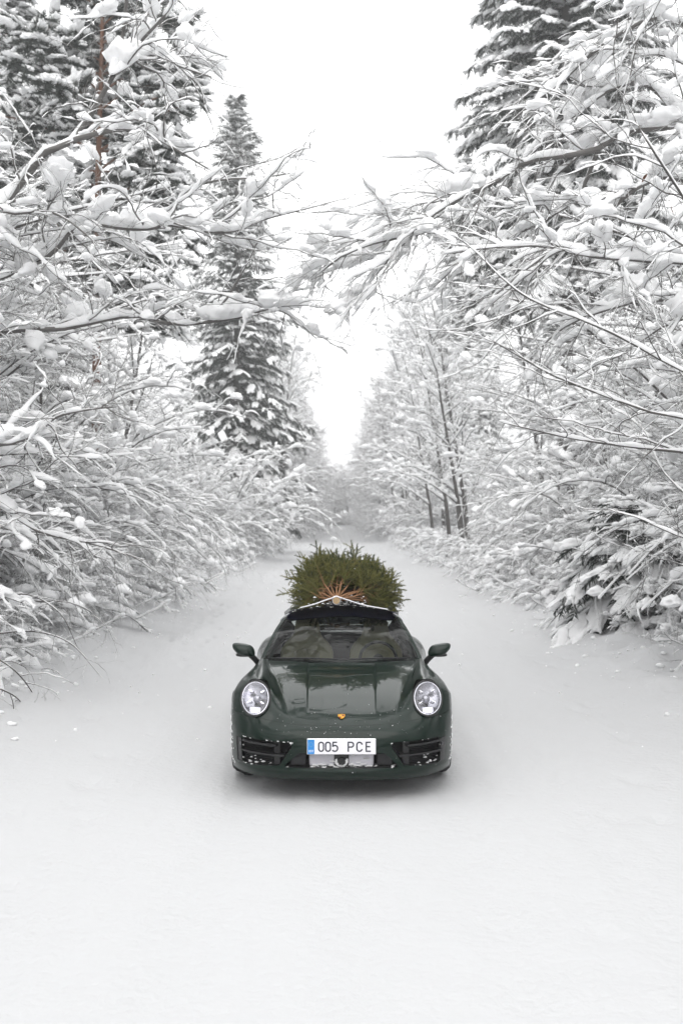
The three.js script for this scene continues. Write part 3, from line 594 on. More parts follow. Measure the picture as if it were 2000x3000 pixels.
// a curved panel over a range of (u, v), with its edges folded in by `fold`
function panel(fn, u0, u1, v0, v1, nu, nv, fold = 0.02, us) {
  const p = [], n = [], idx = [], U = us ?? Array.from({ length: nu + 1 }, (_, i) => lerp(u0, u1, i / nu));
  const W = U.length;
  for (let j = 0; j <= nv; j++) for (const u of U) { const v = lerp(v0, v1, j / nv), q = fn(u, v), m = skinNormal(u, v, fn); p.push(q.x, q.y, q.z); n.push(m.x, m.y, m.z); }
  for (let j = 0; j < nv; j++) for (let i = 0; i + 1 < W; i++) { const a = j * W + i; idx.push(a, a + 1, a + W, a + 1, a + W + 1, a + W); }
  if (fold) {
    const ring = []; for (let i = 0; i < W; i++) ring.push(i); for (let j = 1; j <= nv; j++) ring.push(j * W + W - 1); for (let i = W - 2; i >= 0; i--) ring.push(nv * W + i); for (let j = nv - 1; j > 0; j--) ring.push(j * W);
    const base = p.length / 3, cx = ring.length;
    for (const r of ring) { p.push(p[r * 3], p[r * 3 + 1], p[r * 3 + 2]); n.push(n[r * 3], n[r * 3 + 1], n[r * 3 + 2]); }
    for (const r of ring) { p.push(p[r * 3] - n[r * 3] * fold, p[r * 3 + 1] - n[r * 3 + 1] * fold, p[r * 3 + 2] - n[r * 3 + 2] * fold); n.push(n[r * 3], n[r * 3 + 1], n[r * 3 + 2]); }
    for (let k = 0; k < cx; k++) { const a = base + k, b = base + (k + 1) % cx; idx.push(a, a + cx, b, b, a + cx, b + cx); }
  }
  const g = new THREE.BufferGeometry(); g.setAttribute('position', new THREE.Float32BufferAttribute(p, 3)); g.setAttribute('normal', new THREE.Float32BufferAttribute(n, 3)); g.setIndex(idx);
  return g;
}
// keep what lies where f(x, y, z) > 0; cut exactly along f = 0
function cut(g, f) {
  const P = g.attributes.position, N = g.attributes.normal, I = g.index.array, p = [], n = [];
  const val = new Float32Array(P.count); for (let k = 0; k < P.count; k++) val[k] = f(P.getX(k), P.getY(k), P.getZ(k));
  const vert = k => [P.getX(k), P.getY(k), P.getZ(k), N.getX(k), N.getY(k), N.getZ(k), val[k]];
  for (let t = 0; t < I.length; t += 3) {
    const a = [vert(I[t]), vert(I[t + 1]), vert(I[t + 2])]; const out = [];
    for (let k = 0; k < 3; k++) { const x = a[k], y = a[(k + 1) % 3]; if (x[6] > 0) out.push(x); if ((x[6] > 0) !== (y[6] > 0)) { const q = x[6] / (x[6] - y[6]); out.push(x.map((c, i) => lerp(c, y[i], q))); } }
    for (let k = 2; k < out.length; k++) for (const w of [out[0], out[k - 1], out[k]]) { p.push(w[0], w[1], w[2]); n.push(w[3], w[4], w[5]); }
  }
  let o = new THREE.BufferGeometry(); o.setAttribute('position', new THREE.Float32BufferAttribute(p, 3)); o.setAttribute('normal', new THREE.Float32BufferAttribute(n, 3));
  return mergeVertices(o, 1e-5);
}
function polyDist(x, y, pts, r = 0) {                       // signed distance to a polygon, positive outside, corners rounded by r
  let d = 1e9, inside = false;
  for (let i = 0, j = pts.length - 1; i < pts.length; j = i++) {
    const [ax, ay] = pts[j], [bx, by] = pts[i], ex = bx - ax, ey = by - ay, t = Math.max(0, Math.min(1, ((x - ax) * ex + (y - ay) * ey) / (ex * ex + ey * ey)));
    d = Math.min(d, Math.hypot(x - ax - ex * t, y - ay - ey * t));
    if ((by > y) !== (ay > y) && x < (ax - bx) * (y - by) / (ay - by) + bx) inside = !inside;
  }
  return (inside ? -d : d) - r;
}
const sideHole = [[.398, .452], [.398, .43], [.485, .296], [.76, .268], [.775, .30], [.775, .442], [.765, .452]];
const midHole = [[-.325, .374], [-.422, .286], [.422, .286], [.325, .374]];
const bumperFree = (x, y) => Math.min(polyDist(Math.abs(x), y, sideHole, 0.012), polyDist(x, y, midHole, 0.012));
const LAMP = { x: .693, y: .750, r: .117 };
const lampZ = (x, y) => .358 + (y - LAMP.y) * 1.07 + (x - LAMP.x) * .41 + 0.9 * (x - LAMP.x) ** 2;  // depth of the lamp's face
// depth of the bumper skin at a height and width: look it up on the net
function bumperZ(x, y) { let v = 2.5, u = 4; for (let k = 0; k < 14; k++) { const q = bodyAt(u, v); u += (Math.abs(x) - q.x) / 0.13; v += (y - q.y) / 0.1; u = Math.max(0, Math.min(8, u)); v = Math.max(0, Math.min(5, v)); } return -bodyAt(u, v).z; }
// a wall that runs inwards from a closed outline on the bumper
function recess(outline, depth, grow = 1) {
  const p = [], idx = [], n = outline.length, cx = outline.reduce((a, q) => a + q[0], 0) / n, cy = outline.reduce((a, q) => a + q[1], 0) / n;
  for (const [x, y] of outline) { const z = bumperZ(x, y); p.push(x, y, -z - 0.001, cx + (x - cx) * grow, cy + (y - cy) * grow, -z - depth); }
  for (let k = 0; k < n; k++) { const a = 2 * k, b = 2 * ((k + 1) % n); idx.push(a, a + 1, b, b, a + 1, b + 1); }
  const g = new THREE.BufferGeometry(); g.setAttribute('position', new THREE.Float32BufferAttribute(p, 3)); g.setIndex(idx); g.computeVertexNormals(); return g;
}
function roundOutline(pts, r, m = 5) {                       // outline grown by r with round corners
  const out = [], n = pts.length; let area = 0; pts.forEach(([x, y], i) => { const [a, b] = pts[(i + 1) % n]; area += x * b - a * y; });
  const P = area > 0 ? pts : [...pts].reverse();
  for (let i = 0; i < n; i++) {
    const a = P[(i + n - 1) % n], b = P[i], c = P[(i + 1) % n], n1 = Math.atan2(-(b[0] - a[0]), b[1] - a[1]), n2 = Math.atan2(-(c[0] - b[0]), c[1] - b[1]);
    let dA = n2 - n1; while (dA > Math.PI) dA -= 6.28319; while (dA < -Math.PI) dA += 6.28319;
    for (let k = 0; k <= m; k++) { const t = n1 + dA * k / m; out.push([b[0] + Math.cos(t) * r, b[1] + Math.sin(t) * r]); }
    const steps = Math.ceil(Math.hypot(c[0] - b[0], c[1] - b[1]) / 0.05);
    for (let k = 1; k < steps; k++) { const t = k / steps; out.push([lerp(b[0], c[0], t) + Math.cos(n2) * r, lerp(b[1], c[1], t) + Math.sin(n2) * r]); }
  }
  return out;
}
const tubeGeo = (pts, r, seg = 24, k = 8, closed = false) => new THREE.TubeGeometry(new THREE.CatmullRomCurve3(pts.map(p => V(...p)), closed), seg, r, k, closed);
const boxAt = (x, y, z, w, h, d, r = 0.01, ry = 0, rx = 0) => { const g = new RoundedBoxGeometry(w, h, d, 3, Math.min(r, w / 2.1, h / 2.1, d / 2.1)); g.rotateX(rx); g.rotateY(ry); g.translate(x, y, z); return g; };

const car = thing('sports_car', 'dark green sports car facing the camera in the middle of the snowy road', 'car', [0, 0.0, -7.66]);
{
  const G = 0.035;
  const uBon = [-3 + G, -2.75, -2.5, -2.25, -2.1, -2.03, -1.98, -1.93, -1.85, -1.6, -1.3, -1, -.66, -.33, 0]; const uB = [...uBon, ...uBon.slice(0, -1).reverse().map(x => -x)];
  const bonnet = part('bonnet', panel(bodyAt, 0, 0, 5 + G, 10 - 0.03, 0, 60, 0.02, uB), CAR.paint, car);
  const wheelCut = (x, y, z) => Math.min(Math.hypot(y - .335, z + 1.0), Math.hypot(y - .335, z + 3.45)) - .362;
  // bumper with its openings, and the lip under it
  let b = panel(bodyAt, -8, 8, 1.06, 5 - 0.02, 200, 56, 0.0); b = cut(b, (x, y) => bumperFree(x, y));
  const bumper = part('front_bumper', b, CAR.paint, car);
  part('front_lip', panel(bodyAt, -8, 8, 0, 1.0, 120, 8, 0.015), CAR.paint, car);
  const groove = (u, v) => { const q = bodyAt(u, v); q.z -= 0.012; return q; };
  part('seal', panel(groove, -8, 8, .9, 1.16, 80, 3, 0), CAR.black, car);
  for (const s of [-1, 1]) {
    const half = (u, v) => bodyAt(u * s, v);
    const flip = g => { if (s < 0) { const i = g.index.array; for (let k = 0; k < i.length; k += 3) { const t = i[k]; i[k] = i[k + 1]; i[k + 1] = t; } const n = g.attributes.normal; for (let k = 0; k < n.count; k++) n.setXYZ(k, -n.getX(k), -n.getY(k), -n.getZ(k)); } return g; };
    // front wing with the round hole for the lamp
    let w = flip(panel(half, 3, 8, 5 + 0.02, 10, 60, 70, 0.012 * s));
    w = cut(w, (x, y, z) => -z < 0.75 ? Math.hypot(Math.abs(x) - LAMP.x, y - LAMP.y) - LAMP.r - 0.006 : 1);
    part('front_wing', w, CAR.paint, car);
    // below the wing and along the flank down to the sill
    const flank = (u, v) => { const q = bodyAt(s * 8, v), yb = 0.2, t = u; const y = lerp(q.y, yb, t); q.x += s * (0.012 * Math.sin(t * 2.4) - 0.05 * t * t); q.y = y; return q; };
    let f1 = flip(panel(flank, 0, 1, 4.2, 10, 14, 50, 0)); f1 = cut(f1, wheelCut); part('wing_side', f1, CAR.paint, car);
    const dr = flip(panel(half, 3, 8, 10.06, 12.5, 30, 30, 0.012 * s)), dl = flip(panel(flank, 0, .82, 10.06, 12.5, 12, 30, 0.01 * s));
    const door = part('door', dr, CAR.paint, car); part('door_skin', cut(dl, wheelCut), CAR.paint, door);
    part('door_handle', boxAt(s * .872, .66, -2.62, .025, .03, .2, .012), CAR.paint, door);
    part('rear_wing', flip(panel(half, 3, 8, 12.54, 16, 40, 50, 0.012 * s)), CAR.paint, car);
    let f2 = flip(panel(flank, 0, 1, 12.54, 16, 14, 40, 0)); part('rear_wing_side', cut(f2, wheelCut), CAR.paint, car);
    part('side_sill', boxAt(s * .83, .2, -2.2, .12, .1, 1.7, .03), CAR.black, car);
    // wheels
    for (const [zc, xw, wd] of [[-1.0, .795, .245], [-3.45, .78, .295]]) {
      const wheel = new THREE.Group(); wheel.name = 'wheel'; wheel.position.set(s * xw, .335, zc); car.add(wheel);
      const prof = [[.245, -wd / 2], [.30, -wd / 2 - .008], [.325, -wd / 2 + .02], [.335, -wd / 2 + .05], [.335, wd / 2 - .05], [.325, wd / 2 - .02], [.30, wd / 2 + .008], [.245, wd / 2]];
      const ty = new THREE.LatheGeometry(prof.map(q => new THREE.Vector2(...q)), 56); ty.rotateZ(Math.PI / 2); part('tyre', ty, CAR.rubber, wheel);
      const parts = [new THREE.LatheGeometry([[.25, -wd / 2 + .005], [.235, -wd / 2 + .02], [.225, wd / 2 - .02], [.25, wd / 2 - .005]].map(q => new THREE.Vector2(...q)), 48)];
      for (let k = 0; k < 10; k++) { const sp = new RoundedBoxGeometry(.03, .035, .2, 2, .01); sp.translate(0, s > 0 ? -wd / 2 + .04 : -wd / 2 + .04, .13); sp.rotateY(k * Math.PI / 5); parts.push(sp); }
      const hub = new THREE.CylinderGeometry(.06, .07, .06, 24); hub.translate(0, -wd / 2 + .04, 0); parts.push(hub);
      const rimG = mergeGeometries(parts.map(q => { const r = q.index ? q.toNonIndexed() : q; r.deleteAttribute('uv'); return r; })); rimG.rotateZ(s > 0 ? Math.PI / 2 : -Math.PI / 2);
      part('rim', rimG, CAR.rim, wheel);
    }
    part('wheel_arch', (() => { const g = new THREE.CylinderGeometry(.37, .37, .34, 36, 1, true, 0, Math.PI); g.rotateZ(Math.PI / 2); g.rotateX(Math.PI / 2); g.rotateX(-Math.PI); g.translate(s * .73, .335, -1.0); return g; })(), CAR.cavity, car);

    // headlamp: dark seal, bright ring, clear dome, reflector bowl with four lamps and a lit grid
    const lamp = new THREE.Group(); lamp.name = 'headlight'; car.add(lamp);
    const face = (r, a, back = 0) => { const x = LAMP.x + Math.cos(a) * r, y = LAMP.y + Math.sin(a) * r; return [s * x, y, -(lampZ(x, y) + back)]; };
    const ringPts = (r, back) => Array.from({ length: 40 }, (_, k) => face(r, k / 40 * 6.28319, back));
    part('lamp_seal', tubeGeo(ringPts(.1195, .006), .0075, 80, 8, true), CAR.black, lamp);
    part('lamp_ring', tubeGeo(ringPts(.1085, .0), .0048, 80, 8, true), CAR.chrome, lamp);
    const disc = (r0, r1, zf, na = 48, nr = 10) => { const p = [], idx = []; for (let j = 0; j <= nr; j++) for (let i = 0; i <= na; i++) { const r = lerp(r0, r1, j / nr), q = face(r, i / na * 6.28319); const o = zf(r / LAMP.r); p.push(q[0] + s * o * .30, q[1] + o * .62, q[2] + o * .7); } for (let j = 0; j < nr; j++) for (let i = 0; i < na; i++) { const a = j * (na + 1) + i; s > 0 ? idx.push(a, a + na + 1, a + 1, a + 1, a + na + 1, a + na + 2) : idx.push(a, a + 1, a + na + 1, a + 1, a + na + 2, a + na + 1); } const g = new THREE.BufferGeometry(); g.setAttribute('position', new THREE.Float32BufferAttribute(p, 3)); g.setIndex(idx); g.computeVertexNormals(); return g; };
    part('lamp_glass', disc(0.0005, .114, t => .004 + .022 * (1 - t * t)), CAR.clear, lamp);
    const bowl = part('reflector', disc(0.0005, .116, t => -.07 * Math.pow(Math.max(0, 1 - t * t), 0.6) - .004), CAR.bowl, lamp);
    const inLamp = (dx, dy, o) => { const x = LAMP.x + s * dx, y = LAMP.y + dy, z = lampZ(x, y); return [s * x + s * o * .3, y + o * .62, -z + o * .7]; };
    for (const [dx, dy] of [[-.042, .05], [.046, .05], [-.05, -.02], [.048, -.02]]) {
      const q = inLamp(dx, dy, -.03), h = new THREE.SphereGeometry(.015, 20, 12); h.scale(1.25, .8, .8); h.translate(...q); part('lamp_module', h, CAR.bowl, lamp);
      const l = inLamp(dx * 1.12, dy * 1.08, -.012), e = boxAt(0, 0, 0, .034, .008, .006, .003, 0, 0); e.rotateZ(Math.sign(dx * dy) * 0.6); e.rotateX(-.75); e.translate(...l); part('lamp_led', e, s < 0 ? CAR.led : CAR.chrome, lamp);
    }
    const pj = new THREE.SphereGeometry(.034, 24, 16); pj.translate(...inLamp(0, .012, -.045)); part('projector', pj, CAR.bowl, lamp);
    const cells = []; for (let r = 0; r < 5; r++) for (let c = 0; c < 9 - (r > 3 ? 2 : 0); c++) { const q = inLamp((c - (r > 3 ? 3 : 4)) * .0098, -.058 - r * .0082, -.016), e = boxAt(0, 0, 0, .0066, .005, .004, .0015, 0, -.75); e.translate(...q); cells.push(e); }
    part('light_grid', mergeGeometries(cells), CAR.led, lamp);

    // side intake: black recess, blade, slats, upper light bar and a flat trim panel with a sensor
    const intake = part('side_intake', recess(roundOutline(sideHole, .012).map(([x, y]) => [s * x, y]), .10, .96), CAR.black, car);
    const back = (x, y) => -(bumperZ(x, y));
    const sheet = (x0, x1, y0, y1, d0, d1 = d0, n = 10) => { const p = [], idx = []; for (let k = 0; k <= n; k++) { const x = lerp(x0, x1, k / n), z = bumperZ(x, (y0 + y1) / 2); p.push(s * x, y0, -z - d0, s * x, y1, -z - d1); if (k) { const a = 2 * k - 2; idx.push(a, a + 2, a + 1, a + 1, a + 2, a + 3); } } const g = new THREE.BufferGeometry(); g.setAttribute('position', new THREE.Float32BufferAttribute(p, 3)); g.setIndex(idx); g.computeVertexNormals(); return g; };
    const bar = (x0, x1, y, d, h, dep, n = 12, dy = 0) => { const g = []; for (let k = 0; k < n; k++) { const a = lerp(x0, x1, k / n), c = lerp(x0, x1, (k + 1) / n), za = bumperZ(a, y) + d, zc = bumperZ(c, y) + d, L = Math.hypot(c - a, zc - za) * 1.08, bx = new THREE.BoxGeometry(L, h, dep); bx.rotateY(Math.atan2(zc - za, c - a) * s); bx.translate(s * (a + c) / 2, y + dy * ((k + .5) / n), -(za + zc) / 2); g.push(bx); } return mergeGeometries(g); };
    part('intake_back', sheet(.36, .80, .24, .48, .10), CAR.cavity, intake);
    part('intake_blade', bar(.44, .775, .362, .02, .014, .07), CAR.black, intake);
    part('light_bar', bar(.50, .765, .437, .0, .016, .05, 12, .004), CAR.gloss, intake);
    const sl = []; for (let k = 0; k < 13; k++) { const y = .283 + k * .0125; if (Math.abs(y - .362) > .008) sl.push(bar(.53, .765, y, .06, .0035, .02, 8)); }
    part('grille_slats', mergeGeometries(sl), CAR.trim, intake, true);
    part('intake_side', boxAt(s * .50, .37, back(.5, .37) - .05, .05, .2, .04, .005), CAR.black, intake);
    part('trim_panel', (() => { const f = (u, v) => { const q = bodyAt(s * u, v), m = skinNormal(u * s, v, bodyAt); q.z += .004; q.x += s * .003; return q; }; let g = panel(f, 5.72, 6.12, 1.35, 3.1, 8, 14, .006); return s < 0 ? flip(g) : g; })(), CAR.gloss, car);
    part('parking_sensor', (() => { const g = new THREE.CylinderGeometry(.012, .012, .008, 20); g.rotateX(Math.PI / 2); g.rotateY(s * .85); g.translate(s * .803, .405, back(.803, .405) + .012); return g; })(), CAR.rim, car);
    // door mirror
    const stalk = part('mirror', (() => { const g = new THREE.SphereGeometry(1, 32, 20), P = g.attributes.position; for (let k = 0; k < P.count; k++) { let x = P.getX(k), y = P.getY(k), z = P.getZ(k); const sq = a => Math.sign(a) * Math.pow(Math.abs(a), .62); x = sq(x); y = sq(y); z = z < 0 ? z * .35 : z; const tp = 1 - .12 * y; P.setXYZ(k, s * (x * .103 * (y < 0 ? 1 + .28 * y * (x > 0 ? 1 : .3) : 1) + .02 * y) + s * .925, y * .062 + .945 + .012 * x, z * .095 * tp - 1.80); } const I = g.index.array; if (s < 0) for (let k = 0; k < I.length; k += 3) { const t = I[k]; I[k] = I[k + 1]; I[k + 1] = t; } g.computeVertexNormals(); return g; })(), CAR.paint, car);
    part('mirror_base', (() => { const g = new THREE.SphereGeometry(1, 28, 12), P = g.attributes.position; for (let k = 0; k < P.count; k++) { const x = P.getX(k), y = P.getY(k), z = P.getZ(k), sq = a => Math.sign(a) * Math.pow(Math.abs(a), .7); P.setXYZ(k, s * (.912 + sq(x) * .09), .898 + sq(y) * .018, -1.80 + z * .07); } g.computeVertexNormals(); return g; })(), CAR.black, stalk);
    part('mirror_stalk', new THREE.TubeGeometry(new THREE.CatmullRomCurve3([V(s * .79, .80, -1.86), V(s * .82, .845, -1.84), V(s * .865, .895, -1.81)]), 14, .028, 12), CAR.black, stalk);
  }
  part('rear_deck', panel(bodyAt, -3 + G, 3 - G, 13.2, 16, 30, 24, 0.02), CAR.paint, car);
  // closing walls: underbody, tail, inner wheel housings, so that no light leaks through the shut lines
  part('underbody', mergeGeometries([boxAt(0, .20, -2.3, 1.3, .06, 4.0, .02), boxAt(0, .42, -.9, 1.1, .4, 1.1, .05), boxAt(0, .45, -4.0, 1.3, .5, .7, .05), boxAt(0, .36, -.36, 1.0, .3, .2, .02), boxAt(0, .52, -.42, .9, .1, .3, .02)]), CAR.cavity, car);
  part('tail', (() => { const f = (u, v) => { const q = bodyAt(u, 16); q.y = lerp(q.y, .22, v); q.z -= .03 * Math.sin(v * 3.14); return q; }; return panel(f, -8, 8, 0, 1, 60, 12, 0); })(), CAR.paint, car);
  part('firewall', panel((u, v) => { const q = bodyAt(u, 10); q.y = lerp(q.y - .012, .3, v); q.z -= .02; return q; }, -8, 8, 0, 1, 40, 6, 0), CAR.cavity, car);
  // centre opening: recess, dark ducts, snow-caked middle panel with a camera
  const mid = part('centre_intake', recess(roundOutline(midHole, .012), .14, .97), CAR.black, car);
  part('intake_back', boxAt(0, .32, -.19, .95, .22, .03, .005), CAR.cavity, mid);
  part('radar_panel', (() => { const g = new RoundedBoxGeometry(.50, .105, .04, 4, .02); g.translate(0, .326, -.085); return g; })(), std(.5, .49, .53, .8), mid);
  part('sensor_plate', boxAt(0, .327, -.062, .115, .09, .02, .015), CAR.black, mid);
  part('camera_lens', (() => { const g = new THREE.CylinderGeometry(.026, .03, .03, 24); g.rotateX(Math.PI / 2); g.translate(0, .322, -.048); return g; })(), CAR.gloss, mid);
  for (const s of [-1, 1]) part('duct', boxAt(s * .335, .33, -.10, .12, .10, .06, .012), CAR.trim, mid);
  // number plate
  {
    const cv = document.createElement('canvas'); cv.width = 1040; cv.height = 226; const c = cv.getContext('2d');
    c.fillStyle = '#e9e8ec'; c.fillRect(0, 0, 1040, 226);
    c.fillStyle = '#2d86cf'; c.fillRect(0, 0, 104, 226);
    c.fillStyle = '#8fa9b8'; for (let k = 0; k < 12; k++) { const a = k / 12 * 6.28319; c.beginPath(); c.arc(52 + 32 * Math.cos(a), 78 + 32 * Math.sin(a), 4.5, 0, 6.3); c.fill(); }
    c.fillStyle = '#e6eef5'; c.font = 'bold 46px sans-serif'; c.textAlign = 'center'; c.fillText('EST', 53, 196);
    c.strokeStyle = '#1c1c2e'; c.lineWidth = 22; c.lineCap = 'butt'; c.lineJoin = 'round';
    const Y0 = 44, Y1 = 182, w = 74;
    const zero = x => { c.beginPath(); c.moveTo(x, Y0 + 37); c.arc(x + w / 2, Y0 + 37, w / 2, Math.PI, 0); c.lineTo(x + w, Y1 - 37); c.arc(x + w / 2, Y1 - 37, w / 2, 0, Math.PI); c.closePath(); c.stroke(); };
    zero(170); zero(276);
    c.beginPath(); c.moveTo(452, Y0); c.lineTo(392, Y0); c.lineTo(386, Y0 + 62); c.quadraticCurveTo(416, Y0 + 42, 440, Y0 + 54); c.quadraticCurveTo(462, Y0 + 68, 460, Y0 + 96); c.quadraticCurveTo(456, Y1, 416, Y1); c.quadraticCurveTo(394, Y1, 380, Y1 - 18); c.stroke();
    c.beginPath(); c.moveTo(624, Y1 + 9); c.lineTo(624, Y0); c.lineTo(668, Y0); c.arc(668, Y0 + 37, 37, -Math.PI / 2, Math.PI / 2); c.lineTo(624, Y0 + 74); c.stroke();
    c.beginPath(); c.moveTo(836, Y0 + 38); c.arc(796, Y0 + 40, 40, -0.15, Math.PI, true); c.lineTo(756, Y1 - 40); c.arc(796, Y1 - 40, 40, Math.PI, 0.15, true); c.stroke();
    c.beginPath(); c.moveTo(968, Y0); c.lineTo(900, Y0); c.lineTo(900, Y1); c.lineTo(970, Y1); c.moveTo(900, (Y0 + Y1) / 2 - 2); c.lineTo(960, (Y0 + Y1) / 2 - 2); c.stroke();
    const tx = new THREE.CanvasTexture(cv); tx.colorSpace = THREE.SRGBColorSpace; tx.anisotropy = 8;
    const holder = part('plate_holder', boxAt(0, .4435, -.002, .532, .124, .014, .008), CAR.chrome, car);
    holder.name = 'number_plate';
    const face = new THREE.PlaneGeometry(.519, .112); face.translate(0, .4435, .0075);
    const pf = new THREE.MeshStandardMaterial({ map: tx, roughness: .5 }); part('plate_face', face, pf, holder);
  }
  // bonnet badge: gold shield with red and black quarters
  {
    const cv = document.createElement('canvas'); cv.width = cv.height = 128; const c = cv.getContext('2d');
    c.fillStyle = '#e2a11c'; c.fillRect(0, 0, 128, 128);
    const stripes = (x, y) => { c.fillStyle = '#8f1d12'; c.fillRect(x, y, 48, 46); c.fillStyle = '#1a120c'; for (let k = 0; k < 2; k++) c.fillRect(x, y + 8 + k * 18, 48, 7); };
    stripes(68, 24); stripes(12, 72);
    c.strokeStyle = '#a5700f'; c.lineWidth = 3; for (const [x, y] of [[16, 30], [72, 78]]) for (let k = 0; k < 3; k++) { c.beginPath(); c.arc(x + 20, y + 30 - k * 12, 14, 3.4, 5.9); c.stroke(); }
    c.fillStyle = '#edb530'; c.fillRect(48, 50, 34, 34); c.fillStyle = '#2a1a0c'; c.beginPath(); c.moveTo(58, 80); c.quadraticCurveTo(56, 66, 66, 62); c.lineTo(74, 54); c.lineTo(72, 66); c.quadraticCurveTo(74, 76, 68, 80); c.fill();
    c.fillStyle = '#5a3a0a'; c.fillRect(14, 8, 100, 8);
    const tx = new THREE.CanvasTexture(cv); tx.colorSpace = THREE.SRGBColorSpace;
    const sh = new THREE.Shape(); sh.moveTo(-.5, .42); sh.quadraticCurveTo(-.25, .52, 0, .47); sh.quadraticCurveTo(.25, .52, .5, .42); sh.quadraticCurveTo(.52, .05, .42, -.2); sh.quadraticCurveTo(.28, -.48, 0, -.58); sh.quadraticCurveTo(-.28, -.48, -.42, -.2); sh.quadraticCurveTo(-.52, .05, -.5, .42);
    const g = new THREE.ExtrudeGeometry(sh, { depth: .06, bevelEnabled: true, bevelThickness: .03, bevelSize: .03, bevelSegments: 2, curveSegments: 10 });
    const uv = g.attributes.uv, P = g.attributes.position; for (let k = 0; k < P.count; k++) uv.setXY(k, P.getX(k) + .5, (P.getY(k) + .58) / 1.08);
    g.scale(.052, .06, .05); const q = bodyAt(0, 5.72), n = skinNormal(0, 5.72, bodyAt); g.rotateX(-Math.asin(n.y)); g.translate(q.x, q.y + .004, q.z + .003);
    part('badge', g, new THREE.MeshStandardMaterial({ map: tx, roughness: .3, metalness: .3 }), car);
  }
  // ------------------------------------------------ cabin
  const wsB = s => V(.735 * s, .868 - .016 * s * s, -(1.53 + .27 * s * s)), wsT = s => V(.560 * s, 1.232 - .042 * s * s, -(2.33 + .12 * s * s));
  const screenAt = (u, v) => { const a = wsB(u), b = wsT(u); const q = a.lerp(b, v); q.y += .035 * Math.sin(v * Math.PI); q.z += .012 * Math.sin(v * Math.PI); return q; };
  part('windscreen', panel(screenAt, -1, 1, 0, 1, 40, 30, 0), CAR.glass, car);
  const inset = (u, v) => { const q = screenAt(u, v); q.y -= .006; q.z -= .006; return q; };
  part('screen_edge', mergeGeometries([panel(inset, -1, 1, .955, 1, 30, 3, 0), panel(inset, -1, 1, -.02, .045, 30, 3, 0), panel(inset, -1, -.955, 0, 1, 3, 20, 0), panel(inset, .955, 1, 0, 1, 3, 20, 0)]), CAR.gloss, car);
  part('mirror_mount', panel(inset, -.07, .02, .82, .97, 8, 6, 0), CAR.gloss, car);
  const NRX = [[0, .30, .50, .575], [0, .31, .52, .60], [0, .30, .51, .60], [0, .28, .48, .565], [0, .25, .43, .50], [0, .22, .38, .44]];
  const NRY = [[1.236, 1.226, 1.207, 1.188], [1.283, 1.274, 1.25, 1.205], [1.262, 1.253, 1.225, 1.175], [1.14, 1.132, 1.105, 1.06], [.985, .98, .965, .935], [.87, .868, .862, .85]];
  const NRZ = [[2.335, 2.37, 2.42, 2.46], [2.75, 2.77, 2.80, 2.82], [3.1, 3.1, 3.1, 3.1], [3.5, 3.5, 3.5, 3.48], [3.85, 3.85, 3.84, 3.82], [4.1, 4.1, 4.09, 4.08]];
  const roofAt = (u, v) => V(netAt(NRX, u, v, true), netAt(NRY, u, v), -netAt(NRZ, u, v));
  part('roof', panel(roofAt, -3, 3, 0, 2.15, 40, 30, 0.015), CAR.paint, car);
  part('rear_window', panel(roofAt, -2.2, 2.2, 2.17, 4.2, 30, 24, 0), CAR.rearGlass, car);
  part('engine_cover', panel(roofAt, -3, 3, 4.22, 5, 30, 8, 0.01), CAR.paint, car);
  for (const s of [-1, 1]) {
    const flip = g => { if (s < 0) { const i = g.index.array; for (let k = 0; k < i.length; k += 3) { const t = i[k]; i[k] = i[k + 1]; i[k + 1] = t; } const n = g.attributes.normal; for (let k = 0; k < n.count; k++) n.setXYZ(k, -n.getX(k), -n.getY(k), -n.getZ(k)); } return g; };
    const quad = (A, B, C, D, bulge) => (u, v) => { const p = V(...A).lerp(V(...B), u), q = V(...D).lerp(V(...C), u), r = p.lerp(q, v); r.x += bulge * Math.sin(v * Math.PI); r.x *= s; return r; };
    // windscreen pillar, from the screen's side to the side window
    const pil = (u, v) => { const a = screenAt(s, v), b = V(s * lerp(.768, .588, v), lerp(.862, 1.182, v) + .03 * Math.sin(v * Math.PI), -lerp(1.83, 2.50, v)), q = a.lerp(b, u); q.y += .008 * Math.sin(u * Math.PI); q.x += s * .006 * Math.sin(u * Math.PI); return q; };
    part('windscreen_pillar', flip(panel(pil, 0, 1, 0, 1, 8, 24, 0.01 * s)), CAR.paint, car);
    const sw = quad([.765, .862, -1.86], [.70, .885, -3.45], [.565, 1.135, -3.35], [.590, 1.178, -2.52], .018);
    part('side_window', flip(panel(sw, 0, 1, 0, 1, 30, 14, 0)), CAR.rearGlass, car);
    part('window_trim', flip(panel((u, v) => { const q = sw(u, lerp(-.04, .03, v)); q.x += s * .006; return q; }, 0, 1, 0, 1, 24, 2, 0.006 * s)), CAR.chrome, car);
    const rail = (u, v) => { const a = roofAt(s * 3, lerp(0, 2.6, v)), b = sw(lerp(0, 1, v), .97); return a.lerp(b, u); };
    part('roof_rail', flip(panel(rail, 0, 1, 0, 1, 4, 24, 0)), CAR.paint, car);
    const cp = (u, v) => { const a = sw(1, 1 - v * .98).lerp(sw(.94, 1 - v * .98), .6), b = roofAt(s * lerp(2.9, 2.2, 0), 2.4 + 2.6 * v), c = bodyAt(s * 3.1, 13.2 + 2 * v); const q = a.lerp(b.lerp(c, v * .6), u); q.x += s * .02 * Math.sin(u * Math.PI); return q; };
    part('rear_pillar', flip(panel(cp, 0, 1, 0, 1, 12, 14, 0)), CAR.paint, car);
